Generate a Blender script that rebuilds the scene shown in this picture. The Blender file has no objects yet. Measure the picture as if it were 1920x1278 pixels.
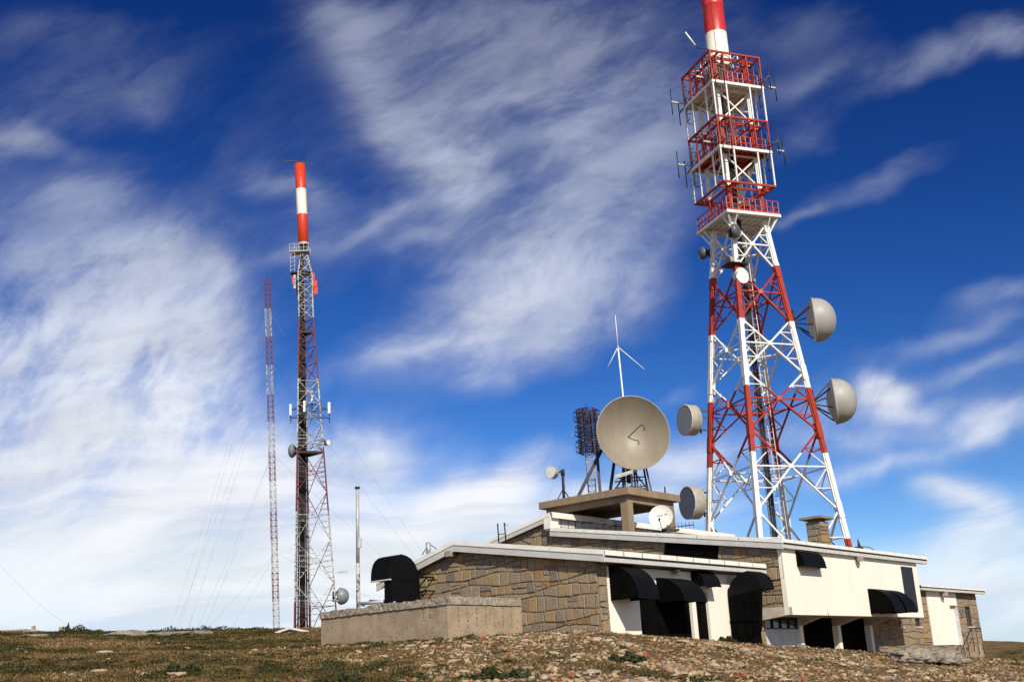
import bpy, math, random
import numpy as np
from mathutils import Vector, Matrix
random.seed(7); rng = np.random.default_rng(7)
S = bpy.context.scene; COL = S.collection
V = lambda *a: np.array(a if len(a) > 1 else a[0], float)

# ------------------------------------------------------------------ camera
TH, RO, FOC = math.radians(16.82), math.radians(3.09), 2120.0
EYE = V(0, 0, 1.7)
FW = V(0, math.cos(TH), math.sin(TH)); UP = V(0, -math.sin(TH), math.cos(TH)); RX = V(1, 0, 0)
cr, sr = math.cos(RO), math.sin(RO)
cam = bpy.data.cameras.new('camera'); camo = bpy.data.objects.new('camera', cam); COL.objects.link(camo)
cx = cr*RX - sr*UP; cy = sr*RX + cr*UP; cz = -FW
camo.matrix_world = Matrix(((cx[0], cy[0], cz[0], 0), (cx[1], cy[1], cz[1], 0), (cx[2], cy[2], cz[2], EYE[2]), (0, 0, 0, 1)))
cam.sensor_width = 36; cam.lens = FOC/1920*36; cam.clip_end = 6000; cam.clip_start = .2
S.camera = camo

# measuring helpers: a direction seen in the survey photograph, met with a plane in the place
def ray(px, py):
    u = (px-960)/FOC; v = (639-py)/FOC
    return (u*cr+v*sr)*RX + (-u*sr+v*cr)*UP + FW
def atY(px, py, Y):
    r = ray(px, py); return EYE + r*(Y/r[1])
def onpl(px, py, p0, n):
    r = ray(px, py); return EYE + r*(np.dot(p0-EYE, n)/np.dot(r, n))
AZ = math.radians(39.6)
eP = V(math.sin(AZ), math.cos(AZ), 0); eQ = V(-math.cos(AZ), math.sin(AZ), 0); eZ = V(0, 0, 1)
C1 = atY(1127, 1181, 42); C0 = V(C1[0], C1[1], 0)
def W(p, q, z): return C0 + p*eP + q*eQ + z*eZ
def loc(w): d = w-C0; return d@eP, d@eQ, w[2]
def pP(px, py, p): return loc(onpl(px, py, C0+p*eP, eP))     # on a gable plane: (p,q,z)
def pQ(px, py, q): return loc(onpl(px, py, C0+q*eQ, eQ))     # on a side-wall plane
L1 = 11.96

# ------------------------------------------------------------------ value noise (numpy)
_perm = rng.random((256, 256))
def vn(x, y):
    xi = np.floor(x).astype(int); yi = np.floor(y).astype(int); fx = x-xi; fy = y-yi
    fx = fx*fx*(3-2*fx); fy = fy*fy*(3-2*fy)
    g = lambda a, b: _perm[a % 256, b % 256]
    return (g(xi, yi)*(1-fx)+g(xi+1, yi)*fx)*(1-fy)+(g(xi, yi+1)*(1-fx)+g(xi+1, yi+1)*fx)*fy
def fbm(x, y, o=4):
    s = 0; a = .5
    for i in range(o):
        s = s+a*vn(x*2**i+17*i, y*2**i+31*i); a *= .5
    return s
sstep = lambda a, b, x: (lambda t: t*t*(3-2*t))(np.clip((x-a)/(b-a), 0, 1))

# terrain: a hillside climbing away from the camera, steeper on the left, levelling out at the top
_u = [-2.2, -1.2, -.6, -.45, -.32, -.2, -.06, .06, .17, .2, .265, .29, .386, .48, .7, 1.2, 2.2]
_s = [.05, .08, .09, .0885, .082, .0778, .0792, .0800, .0608, .0548, .0430, .0386, .0245, .016, .0, -.03, -.05]
def tz(x, y, fine=True):
    x = np.asarray(x, float); y = np.asarray(y, float)
    yy = np.maximum(y, .6); u = x/yy
    s = np.interp(np.clip(u, -2.2, 2.2), _u, _s)
    d = np.where(yy < 73, yy, 73+(1-np.exp(-(yy-73)/160))*40*.55)
    z = s*d
    back = y < .6
    z = np.where(back, .05*(y-.6), z)
    # the far hill at the right, and the mountain falling away beyond it
    z = z+3.3*np.exp(-(((x-84)/32)**2+((y-250)/60)**2))*sstep(.15, .33, u)
    r = np.hypot(x, y)
    z = z-np.maximum(r-330, 0)*.05
    if fine:
        am = sstep(3, 18, r)*(1-sstep(500, 900, r))
        z = z+am*((fbm(x*.13, y*.13, 3)-.44)*.55*sstep(14, 26, r)*(1-.75*sstep(34, 46, y)*(np.abs(x-8) < 40))+(fbm(x*.8+9, y*.8, 3)-.44)*.16+(vn(x*4, y*4)-.5)*.035)
    return z
def rubble_mask(x, y):
    u = x/np.maximum(y, 1)
    n = fbm(x*.22+5, y*.22, 4)-.46
    m = sstep(-.13, .02, u+.28*n)
    p, q = (x-C0[0])*eP[0]+(y-C0[1])*eP[1], (x-C0[0])*eQ[0]+(y-C0[1])*eQ[1]
    m = np.maximum(m, .8*sstep(2.4, .4, np.abs(p+6.6+.5*n)+np.maximum(q-9, 0)+np.maximum(-q, 0))) # spill along the retaining wall
    patch = sstep(.03, .12, fbm(x*.35+40, y*.35+3, 3)-.46+.0*u)*sstep(33, 27, y)  # mossy patches low on the slope
    return np.clip(m*(1-.75*patch), 0, 1)

# ------------------------------------------------------------------ materials
def newmat(name):
    m = bpy.data.materials.new(name); m.use_nodes = True
    return m, m.node_tree.nodes, m.node_tree.links, m.node_tree.nodes['Principled BSDF']
def N(nt, typ, **kw):
    n = nt.new(typ)
    for k, v in kw.items():
        if k in n.inputs.keys() if hasattr(n, 'inputs') else False: n.inputs[k].default_value = v
        else: setattr(n, k, v)
    return n
def ramp(nt, stops, interp='LINEAR'):
    r = nt.new('ShaderNodeValToRGB'); e = r.color_ramp.elements; r.color_ramp.interpolation = interp
    while len(e) < len(stops): e.new(.5)
    for el, (p, c) in zip(e, stops): el.position = p; el.color = (*c, 1) if len(c) == 3 else c
    return r
def paint(name, col, col2=None, rough=.5, scale=3.0, lo=.42, hi=.68, bump=0, bscale=30, metal=0, rust=None, rlo=.62, rhi=.72, rscale=6, streak=False):
    m, nt, ln, b = newmat(name)
    g = nt.new('ShaderNodeNewGeometry')
    mp = nt.new('ShaderNodeMapping'); ln.new(g.outputs['Position'], mp.inputs['Vector'])
    mp.inputs['Scale'].default_value = (1, 1, .22) if streak else (1, 1, 1)
    n1 = N(nt, 'ShaderNodeTexNoise', Scale=scale, Detail=6.0, Roughness=.6); ln.new(mp.outputs[0], n1.inputs['Vector'])
    col2 = col2 or tuple(c*.8 for c in col)
    r = ramp(nt, [(lo, col2), (hi, col)]); ln.new(n1.outputs['Fac'], r.inputs[0]); out = r.outputs[0]
    if rust:
        n2 = N(nt, 'ShaderNodeTexNoise', Scale=rscale, Detail=8.0, Roughness=.65); ln.new(mp.outputs[0], n2.inputs['Vector'])
        r2 = ramp(nt, [(rlo, (0, 0, 0)), (rhi, (1, 1, 1))]); ln.new(n2.outputs['Fac'], r2.inputs[0])
        mx = N(nt, 'ShaderNodeMix', data_type='RGBA'); ln.new(r2.outputs[0], mx.inputs[0]); ln.new(out, mx.inputs[6]); mx.inputs[7].default_value = (*rust, 1); out = mx.outputs[2]
    ln.new(out, b.inputs['Base Color'])
    b.inputs['Roughness'].default_value = rough; b.inputs['Metallic'].default_value = metal
    if bump:
        n3 = N(nt, 'ShaderNodeTexNoise', Scale=bscale, Detail=6.0); ln.new(g.outputs['Position'], n3.inputs['Vector'])
        bp = N(nt, 'ShaderNodeBump', Strength=bump, Distance=.02); ln.new(n3.outputs['Fac'], bp.inputs['Height']); ln.new(bp.outputs[0], b.inputs['Normal'])
    return m
def tinted(name, stops, rough=.9, mott=.35, mscale=9, bump=.5, bscale=22, attr='tint', objrand=False):
    m, nt, ln, b = newmat(name)
    if objrand:
        a = nt.new('ShaderNodeObjectInfo'); fac = a.outputs['Random']
    else:
        a = nt.new('ShaderNodeAttribute'); a.attribute_name = attr; fac = a.outputs['Fac']
    g = nt.new('ShaderNodeNewGeometry')
    n1 = N(nt, 'ShaderNodeTexNoise', Scale=mscale, Detail=7.0, Roughness=.65); ln.new(g.outputs['Position'], n1.inputs['Vector'])
    ad = N(nt, 'ShaderNodeMath', operation='MULTIPLY_ADD'); ln.new(n1.outputs['Fac'], ad.inputs[0]); ad.inputs[1].default_value = mott
    sb = N(nt, 'ShaderNodeMath', operation='SUBTRACT'); ln.new(fac, sb.inputs[0]); sb.inputs[1].default_value = mott*.5; ln.new(sb.outputs[0], ad.inputs[2])
    r = ramp(nt, stops); ln.new(ad.outputs[0], r.inputs[0])
    n2 = N(nt, 'ShaderNodeTexNoise', Scale=bscale*2.2, Detail=5.0); ln.new(g.outputs['Position'], n2.inputs['Vector'])
    mr = N(nt, 'ShaderNodeMapRange'); ln.new(n2.outputs['Fac'], mr.inputs[0]); mr.inputs[1].default_value = .3; mr.inputs[2].default_value = .7; mr.inputs[3].default_value = .72; mr.inputs[4].default_value = 1.2
    vm = N(nt, 'ShaderNodeVectorMath', operation='SCALE'); ln.new(r.outputs[0], vm.inputs[0]); ln.new(mr.outputs[0], vm.inputs['Scale'])
    ln.new(vm.outputs[0], b.inputs['Base Color']); b.inputs['Roughness'].default_value = rough
    b.inputs['Specular IOR Level'].default_value = .25
    if bump:
        n3 = N(nt, 'ShaderNodeTexNoise', Scale=bscale, Detail=8.0, Roughness=.6); ln.new(g.outputs['Position'], n3.inputs['Vector'])
        bp = N(nt, 'ShaderNodeBump', Strength=bump, Distance=.03); ln.new(n3.outputs['Fac'], bp.inputs['Height']); ln.new(bp.outputs[0], b.inputs['Normal'])
    return m
M = {}
M['stone'] = tinted('masonry_stone', [(0, (.165, .15, .13)), (.3, (.255, .21, .155)), (.6, (.32, .24, .15)), (.85, (.32, .21, .105)), (1, (.24, .145, .075))], mott=1.0, mscale=3.6, bump=.9, bscale=14)
M['mortar'] = paint('mortar', (.31, .205, .115), (.19, .125, .075), .95, 3, bump=.6, bscale=40)
M['plaster'] = paint('white_plaster', (.86, .805, .70), (.80, .745, .645), .85, 1.1, .3, .62, bump=.12, bscale=30, rust=(.60, .52, .42), rlo=.66, rhi=.84, rscale=2.2, streak=True)
M['plaster_grey'] = paint('grey_plaster', (.62, .62, .63), (.5, .5, .52), .85, 2, bump=.1)
M['concrete'] = paint('concrete', (.30, .22, .145), (.215, .155, .10), .9, 1.7, .35, .66, bump=.4, bscale=35, rust=(.2, .15, .105), rlo=.6, rhi=.7, rscale=3, streak=True)
M['slab_conc'] = paint('slab_concrete', (.62, .56, .48), (.45, .40, .34), .9, 3, bump=.3, rust=(.3, .22, .16), rlo=.62, rhi=.72)
M['retain'] = paint('retaining_concrete', (.39, .30, .205), (.26, .20, .135), .95, 1.6, .32, .66, bump=.9, bscale=30, rust=(.15, .125, .10), rlo=.57, rhi=.66, rscale=10)
M['coping'] = paint('coping_concrete', (.38, .33, .26), (.19, .165, .135), .95, 6, .35, .62, bump=1, bscale=16, rust=(.09, .08, .075), rlo=.57, rhi=.63, rscale=9)
M['flash'] = paint('white_flashing', (.86, .84, .77), (.76, .74, .67), .55, 2.5, .35, .6, rust=(.45, .42, .38), rlo=.68, rhi=.8, rscale=3)
M['barge'] = paint('grey_bargeboard', (.60, .59, .57), (.52, .51, .49), .6, 2)
M['roof'] = paint('roof_sheet', (.16, .13, .11), (.11, .09, .08), .9, 2)
M['soffit'] = paint('soffit', (.16, .13, .10), (.09, .075, .06), .9, 3)
M['black'] = paint('black_sheet_metal', (.0035, .0035, .0045), (.002, .002, .0025), .62, 2.5, bump=.06, bscale=9); M['black'].node_tree.nodes['Principled BSDF'].inputs['Specular IOR Level'].default_value = .16
M['void'] = paint('matt_black', (.004, .004, .004), (.002, .002, .002), .95, 3); M['void'].node_tree.nodes['Principled BSDF'].inputs['Specular IOR Level'].default_value = .05
M['shutter'] = paint('black_shutter', (.022, .022, .026), (.015, .015, .018), .5, 4)
M['white'] = paint('white_tower_paint', (.80, .80, .77), (.66, .65, .61), .45, 3, .3, .6, rust=(.40, .32, .24), rlo=.63, rhi=.76, rscale=7)
M['red'] = paint('red_tower_paint', (.39, .029, .006), (.29, .022, .005), .45, 3, .3, .6, rust=(.28, .04, .025), rlo=.64, rhi=.74)
M['redf'] = paint('faded_red_paint', (.17, .016, .014), (.10, .012, .013), .6, 3, rust=(.10, .03, .03), rlo=.6, rhi=.7)
M['whitef'] = paint('weathered_white_paint', (.56, .55, .51), (.33, .32, .30), .6, 4, .38, .62, rust=(.10, .075, .06), rlo=.49, rhi=.58, rscale=5)
M['cylred'] = paint('red_fibreglass', (.66, .035, .03), (.52, .03, .026), .4, 1.2, .3, .62, streak=True)
M['cylor'] = paint('orange_red_fibreglass', (.66, .05, .012), (.6, .045, .012), .45, 1)
M['cylwhite'] = paint('cream_fibreglass', (.84, .80, .68), (.78, .74, .62), .45, 1)
M['galv'] = paint('galvanised_steel', (.50, .51, .52), (.36, .37, .38), .5, 5, metal=.2)
M['dark'] = paint('dark_steel', (.025, .025, .028), (.014, .014, .016), .55, 6)
M['cable'] = paint('black_cable', (.012, .012, .014), (.008, .008, .009), .6, 9)
M['rustbrown'] = paint('rusty_steel', (.034, .019, .014), (.02, .012, .01), .75, 6)
M['mastdark'] = paint('purple_red_paint', (.034, .011, .022), (.017, .008, .014), .7, 4)
M['radome'] = paint('grey_radome', (.38, .375, .345), (.33, .325, .30), .5, .9, streak=True)
M['radome_dk'] = paint('dark_grey_radome', (.10, .105, .115), (.085, .09, .1), .4, 2)
M['radome_md'] = paint('mid_grey_radome', (.23, .24, .26), (.2, .21, .225), .4, 2)
M['shroud'] = paint('cream_shroud', (.60, .56, .48), (.47, .43, .36), .55, 3, rust=(.3, .25, .19), rlo=.62, rhi=.75)
M['face_gr'] = paint('grey_drum_face', (.36, .355, .345), (.33, .325, .32), .55, 1)
M['face_dk'] = paint('slate_drum_face', (.165, .165, .19), (.15, .15, .175), .55, 1)
M['dishwhite'] = paint('white_dish_paint', (.80, .79, .74), (.74, .73, .68), .45, 2)
M['bigdish'] = paint('weathered_aluminium_dish', (.28, .24, .185), (.215, .18, .135), .5, .9, .35, .65, rust=(.21, .17, .115), rlo=.6, rhi=.8, rscale=1.6, streak=True)
M['floodbox'] = paint('floodlight_housing', (.42, .37, .27), (.3, .26, .2), .5, 8)
M['wire'] = paint('guy_wire_steel', (.30, .31, .33), None, .5, 3)
M['ink'] = paint('black_lettering', (.02, .02, .02), None, .6, 3)
M['redink'] = paint('red_emblem', (.5, .02, .03), None, .6, 3)
M['rock'] = paint('grey_rock', (.34, .295, .235), (.15, .13, .105), .95, 1.6, .36, .66, bump=1.6, bscale=6, rust=(.09, .08, .065), rlo=.55, rhi=.64, rscale=5)
M['shedwall'] = paint('shed_wall', (.35, .32, .28), None, .9, 2)
def glassmat():
    m, nt, ln, b = newmat('window_glass'); b.inputs['Base Color'].default_value = (.05, .06, .07, 1); b.inputs['Roughness'].default_value = .08
    b.inputs['Specular IOR Level'].default_value = .8; return m
M['glass'] = glassmat()
STONES = [(0, (.09, .07, .05)), (.15, (.19, .145, .10)), (.36, (.34, .25, .145)), (.58, (.45, .32, .18)), (.72, (.33, .19, .095)), (.84, (.60, .50, .355)), (.92, (.28, .10, .045)), (1, (.37, .08, .04))]
M['rubble'] = tinted('rubble_stone', STONES, mott=.14, mscale=8, bump=.5, bscale=20)
M['loose'] = tinted('loose_stone', [(0, (.22, .185, .145)), (.4, (.38, .30, .205)), (.75, (.50, .42, .31)), (1, (.38, .25, .15))], mott=.3, mscale=8, bump=.8, bscale=16, objrand=True)
M['grass'] = tinted('dry_grass', [(0, (.034, .046, .012)), (.22, (.07, .074, .02)), (.44, (.125, .098, .032)), (.72, (.215, .142, .055)), (1, (.33, .235, .105))], mott=.1, bump=0)
M['heath'] = tinted('heather_leaves', [(0, (.022, .028, .009)), (.5, (.045, .052, .015)), (.8, (.085, .072, .024)), (1, (.13, .075, .034))], mott=.1, bump=0)
def groundmat():
    m, nt, ln, b = newmat('hillside_soil')
    g = nt.new('ShaderNodeNewGeometry'); a = nt.new('ShaderNodeAttribute'); a.attribute_name = 'rubble'
    n1 = N(nt, 'ShaderNodeTexNoise', Scale=.55, Detail=9.0, Roughness=.68); ln.new(g.outputs['Position'], n1.inputs['Vector'])
    veg = ramp(nt, [(.30, (.045, .045, .014)), (.41, (.10, .072, .024)), (.48, (.16, .098, .04)), (.57, (.215, .135, .06)), (.74, (.27, .18, .09))]); ln.new(n1.outputs['Fac'], veg.inputs[0])
    n2 = N(nt, 'ShaderNodeTexNoise', Scale=3.5, Detail=9.0, Roughness=.7); ln.new(g.outputs['Position'], n2.inputs['Vector'])
    soil = ramp(nt, [(.32, (.05, .045, .017)), (.44, (.10, .075, .032)), (.55, (.185, .115, .055)), (.7, (.29, .185, .095))]); ln.new(n2.outputs['Fac'], soil.inputs[0])
    mx = N(nt, 'ShaderNodeMix', data_type='RGBA'); ln.new(a.outputs['Fac'], mx.inputs[0]); ln.new(veg.outputs[0], mx.inputs[6]); ln.new(soil.outputs[0], mx.inputs[7])
    n4 = N(nt, 'ShaderNodeTexNoise', Scale=14.0, Detail=6.0, Roughness=.7); ln.new(g.outputs['Position'], n4.inputs['Vector'])
    mr = N(nt, 'ShaderNodeMapRange'); ln.new(n4.outputs['Fac'], mr.inputs[0]); mr.inputs[1].default_value = .3; mr.inputs[2].default_value = .7; mr.inputs[3].default_value = .55; mr.inputs[4].default_value = 1.35
    vm = N(nt, 'ShaderNodeVectorMath', operation='SCALE'); ln.new(mx.outputs[2], vm.inputs[0]); ln.new(mr.outputs[0], vm.inputs['Scale'])
    ln.new(vm.outputs[0], b.inputs['Base Color']); b.inputs['Roughness'].default_value = 1; b.inputs['Specular IOR Level'].default_value = .1
    bp = N(nt, 'ShaderNodeBump', Strength=.9, Distance=.06); ln.new(n4.outputs['Fac'], bp.inputs['Height']); ln.new(bp.outputs[0], b.inputs['Normal'])
    return m
M['ground'] = groundmat()

# ------------------------------------------------------------------ mesh builder
def unit(v): v = np.asarray(v, float); return v/np.linalg.norm(v)
def frame(d, up=(0, 0, 1)):
    d = unit(d); up = np.asarray(up, float)
    if abs(d@unit(up)) > .98: up = V(0, 1, 0) if abs(d[1]) < .9 else V(1, 0, 0)
    x = unit(np.cross(up, d)); y = np.cross(d, x); return x, y, d
class MB:
    def __init__(s): s.v = []; s.f = []; s.m = []; s.t = []; s.sm = []
    def add(s, vs, fs, mi=0, tint=None, smooth=False):
        o = len(s.v); s.v += [tuple(map(float, v)) for v in vs]
        for f in fs:
            s.f.append([o+i for i in f]); s.m.append(mi); s.t.append(tint if tint is not None else .5); s.sm.append(smooth)
        return s
    def box(s, o, a, b, c, mi=0):            # corner o and three edge vectors
        o, a, b, c = map(np.asarray, (o, a, b, c))
        vs = [o, o+a, o+a+b, o+b, o+c, o+a+c, o+a+b+c, o+b+c]
        fs = [[0, 3, 2, 1], [4, 5, 6, 7], [0, 1, 5, 4], [1, 2, 6, 5], [2, 3, 7, 6], [3, 0, 4, 7]]
        if np.dot(np.cross(a, b), c) < 0: fs = [f[::-1] for f in fs]
        return s.add(vs, fs, mi)
    def pqz(s, p0, p1, q0, q1, z0, z1, mi=0): # box in the building's own axes
        return s.box(W(p0, q0, z0), (p1-p0)*eP, (q1-q0)*eQ, (z1-z0)*eZ, mi)
    def bar(s, a, b, w=.1, h=None, mi=0, up=(0, 0, 1)):
        a = np.asarray(a, float); b = np.asarray(b, float); h = h or w; x, y, d = frame(b-a, up)
        return s.box(a-x*w/2-y*h/2, x*w, y*h, b-a, mi)
    def tube(s, a, b, r0, r1=None, n=8, mi=0, caps=True, smooth=True):
        a = np.asarray(a, float); b = np.asarray(b, float); r1 = r0 if r1 is None else r1; x, y, d = frame(b-a)
        an = [2*math.pi*i/n for i in range(n)]
        vs = [a+r0*(math.cos(t)*x+math.sin(t)*y) for t in an]+[b+r1*(math.cos(t)*x+math.sin(t)*y) for t in an]
        s.add(vs, [[i, (i+1) % n, n+(i+1) % n, n+i] for i in range(n)], mi, None, smooth)
        if caps:
            o = len(s.v)-2*n
            s.f += [[o+i for i in range(n)][::-1], [o+n+i for i in range(n)]]; s.m += [mi, mi]; s.t += [.5, .5]; s.sm += [False, False]
        return s
    def path(s, pts, r, n=6, mi=0):
        for a, b in zip(pts[:-1], pts[1:]): s.tube(a, b, r, r, n, mi)
        return s
    def lathe(s, o, d, prof, n=40, mi=0, smooth=True, up=(0, 0, 1)):  # prof: [(radius, along)]
        x, y, d = frame(d, up); o = np.asarray(o, float); vs = []; rows = []
        for r, h in prof:
            if r < 1e-6: rows.append([len(vs)]); vs.append(o+h*d)
            else:
                rows.append(list(range(len(vs), len(vs)+n)))
                vs += [o+h*d+r*(math.cos(2*math.pi*i/n)*x+math.sin(2*math.pi*i/n)*y) for i in range(n)]
        fs = []
        for A, B in zip(rows[:-1], rows[1:]):
            for i in range(n):
                j = (i+1) % n
                if len(A) == 1 and len(B) == 1: continue
                if len(A) == 1: fs.append([A[0], B[j], B[i]])
                elif len(B) == 1: fs.append([A[i], A[j], B[0]])
                else: fs.append([A[i], A[j], B[j], B[i]])
        return s.add(vs, fs, mi, None, smooth)
    def prism(s, pts, ext, mi=0, tint=None):   # planar polygon swept along ext
        pts = [np.asarray(p, float) for p in pts]; ext = np.asarray(ext, float); n = len(pts)
        nrm = sum(np.cross(pts[i]-pts[0], pts[(i+1) % n]-pts[0]) for i in range(n))
        if nrm@ext > 0: pts = pts[::-1]
        vs = pts+[p+ext for p in pts]
        fs = [list(range(n)), list(range(2*n-1, n-1, -1))]+[[(i+1) % n, i, n+i, n+(i+1) % n] for i in range(n)]
        return s.add(vs, fs, mi, tint)
    def build(s, name, mats, parent=None, attr=False, bevel=0):
        me = bpy.data.meshes.new(name); v = np.array(s.v)
        org = np.array(parent['_o']) if parent is not None else V(0, 0, 0)
        me.from_pydata([tuple(x) for x in v-org], [], s.f)
        for m in (mats if isinstance(mats, (list, tuple)) else [mats]): me.materials.append(M[m] if isinstance(m, str) else m)
        me.polygons.foreach_set('material_index', s.m); me.polygons.foreach_set('use_smooth', s.sm)
        if attr:
            a = me.attributes.new('tint', 'FLOAT', 'FACE'); a.data.foreach_set('value', s.t)
        me.update()
        o = bpy.data.objects.new(name, me); COL.objects.link(o)
        if parent is not None: link(o, parent)
        if bevel:
            b = o.modifiers.new('bevel', 'BEVEL'); b.width = bevel; b.segments = 2; b.limit_method = 'ANGLE'
        return o
def link(o, parent):
    o.parent = parent; o['_o'] = tuple(parent['_o'])
def tag(o, label, cat=None, group=None, kind=None):
    if label: o['label'] = label
    if cat: o['category'] = cat
    if group: o['group'] = group
    if kind: o['kind'] = kind
    return o
def thing(name, label, cat, at, group=None):
    o = bpy.data.objects.new(name, None); COL.objects.link(o); o.location = tuple(map(float, at)); o['_o'] = tuple(map(float, at)); o.empty_display_size = .3
    return tag(o, label, cat, group)
def solo(mb, name, mats, label, cat, at=None, group=None, kind=None, attr=False):   # a thing that is one mesh
    at = np.mean(np.array(mb.v), axis=0) if at is None else np.asarray(at, float)
    mb.v = [tuple(np.array(v)-at) for v in mb.v]
    o = mb.build(name, mats, None, attr); o.location = tuple(at); return tag(o, label, cat, group, kind)

# ------------------------------------------------------------------ ground
def npmesh(name, verts, faces, mat, fattr=None, pattr=None, smooth=False):
    me = bpy.data.meshes.new(name); k = faces.shape[1]
    me.vertices.add(len(verts)); me.vertices.foreach_set('co', verts.astype(np.float32).ravel())
    me.loops.add(faces.size); me.loops.foreach_set('vertex_index', faces.astype(np.int32).ravel())
    me.polygons.add(len(faces)); me.polygons.foreach_set('loop_start', np.arange(0, faces.size, k, dtype=np.int32))
    me.polygons.foreach_set('use_smooth', np.full(len(faces), smooth))
    me.materials.append(M[mat]); me.update(calc_edges=True)
    if fattr is not None: me.attributes.new('tint', 'FLOAT', 'FACE').data.foreach_set('value', fattr.astype(np.float32))
    if pattr is not None: me.attributes.new('rubble', 'FLOAT', 'POINT').data.foreach_set('value', pattr.astype(np.float32))
    o = bpy.data.objects.new(name, me); COL.objects.link(o); return o
th = np.concatenate([np.linspace(-180, -34, 60)[:-1], np.linspace(-34, 34, 620), np.linspace(34, 180, 60)[1:]])[:-1]*math.pi/180
rr = np.concatenate([[.01], np.geomspace(1, 15, 22), np.geomspace(15.2, 95, 430), np.geomspace(97, 4200, 70)])
TT, RR = np.meshgrid(th, rr); gx = RR*np.sin(TT); gy = RR*np.cos(TT); gz = tz(gx, gy)
nr, nt_ = gx.shape; I = np.arange(nr*nt_).reshape(nr, nt_); J = np.roll(I, -1, 1)
fc = np.stack([I[:-1], J[:-1], J[1:], I[1:]], -1).reshape(-1, 4)[:, ::-1]
ground = npmesh('ground', np.stack([gx, gy, gz], -1).reshape(-1, 3), fc, 'ground', pattr=rubble_mask(gx, gy).ravel()*sstep(75, 60, RR).ravel(), smooth=True)
tag(ground, 'brown and green hillside climbing to the buildings', 'ground', kind='structure')

def ico(sub):
    import bmesh
    bm = bmesh.new(); bmesh.ops.create_icosphere(bm, subdivisions=sub, radius=1); bm.verts.ensure_lookup_table()
    v = np.array([x.co for x in bm.verts]); f = np.array([[y.index for y in x.verts] for x in bm.faces]); bm.free(); return v, f
def stone_shape(v, seed, cut=6):
    r = np.random.default_rng(seed); v = v.copy()
    for _ in range(cut):                       # planar chips give an angular broken stone
        n = unit(r.normal(size=3)); d = r.uniform(.45, .8); k = v@n
        v -= np.maximum(k-d, 0)[:, None]*n
    v *= 1+r.normal(size=(len(v), 1))*.03
    return v*V(1, r.uniform(.6, .9), r.uniform(.4, .65))
FQR = pP(979, 1150, -.02)[1]; FPR = pQ(839, 1150, FQR)[0]
iv1, if1 = ico(1); iv2, if2 = ico(2); iv3, if3 = ico(3)
def footprint(x, y, pad=.12):
    p = (x-C0[0])*eP[0]+(y-C0[1])*eP[1]; q = (x-C0[0])*eQ[0]+(y-C0[1])*eQ[1]
    a = (p > -pad) & (q > -pad) & (p < 46) & (q < 16.5)
    b = (p > FPR-pad) & (q > FQR-pad) & (p < 1) & (q < 11)
    return a | b
def sample(n, y0, y1, u0=-.5, u1=.5, power=0):
    t = rng.random(n); y = (y0**(2-power)+t*(y1**(2-power)-y0**(2-power)))**(1/(2-power)); u = rng.uniform(u0, u1, n)
    return u*y, y
def scatter(name, mat, bases, faces, x, y, size, tint, sink=.25, flat=None):
    n = len(x); z = tz(x, y); nb = len(bases); pick = rng.integers(0, nb, n); a = rng.uniform(0, 2*math.pi, n)
    bv = np.array(bases)[pick]*size[:, None, None]
    c, s_ = np.cos(a)[:, None], np.sin(a)[:, None]
    X = bv[:, :, 0]*c-bv[:, :, 1]*s_; Y = bv[:, :, 0]*s_+bv[:, :, 1]*c
    tx = rng.normal(size=(n, 1))*.25; Z = bv[:, :, 2]+X*tx
    P = np.stack([X+x[:, None], Y+y[:, None], Z+(z+size*sink)[:, None]], -1)
    k = bv.shape[1]; F = (faces[None]+(np.arange(n)*k)[:, None, None]).reshape(-1, 3)
    return npmesh(name, P.reshape(-1, 3), F, mat, fattr=np.repeat(tint, len(faces)))
# rubble: broken stone in tens of thousands
x, y = sample(125000, 18.5, 68, power=.6)
keep = (rng.random(len(x)) < np.clip(rubble_mask(x, y)*(.25+1.1*sstep(.36, .56, fbm(x*.6+21, y*.6+4, 4)))+.05*(fbm(x*.4+3, y*.4, 3) > .47), 0, 1)) & ~footprint(x, y)
x, y = x[keep], y[keep]
sz = np.clip(rng.lognormal(-3.45, .66, len(x)), .011, .14)*(1-.2*sstep(20, 60, y))
tin = np.clip(rng.beta(1.15, 1.2, len(x)), 0, 1)
rub = scatter('rubble', 'rubble', [stone_shape(iv1, 100+i, 4) for i in range(16)], if1, x, y, sz, tin, .12)
tag(rub, 'tan, grey and reddish broken stone strewn over the slope', 'rubble', kind='stuff')
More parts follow.
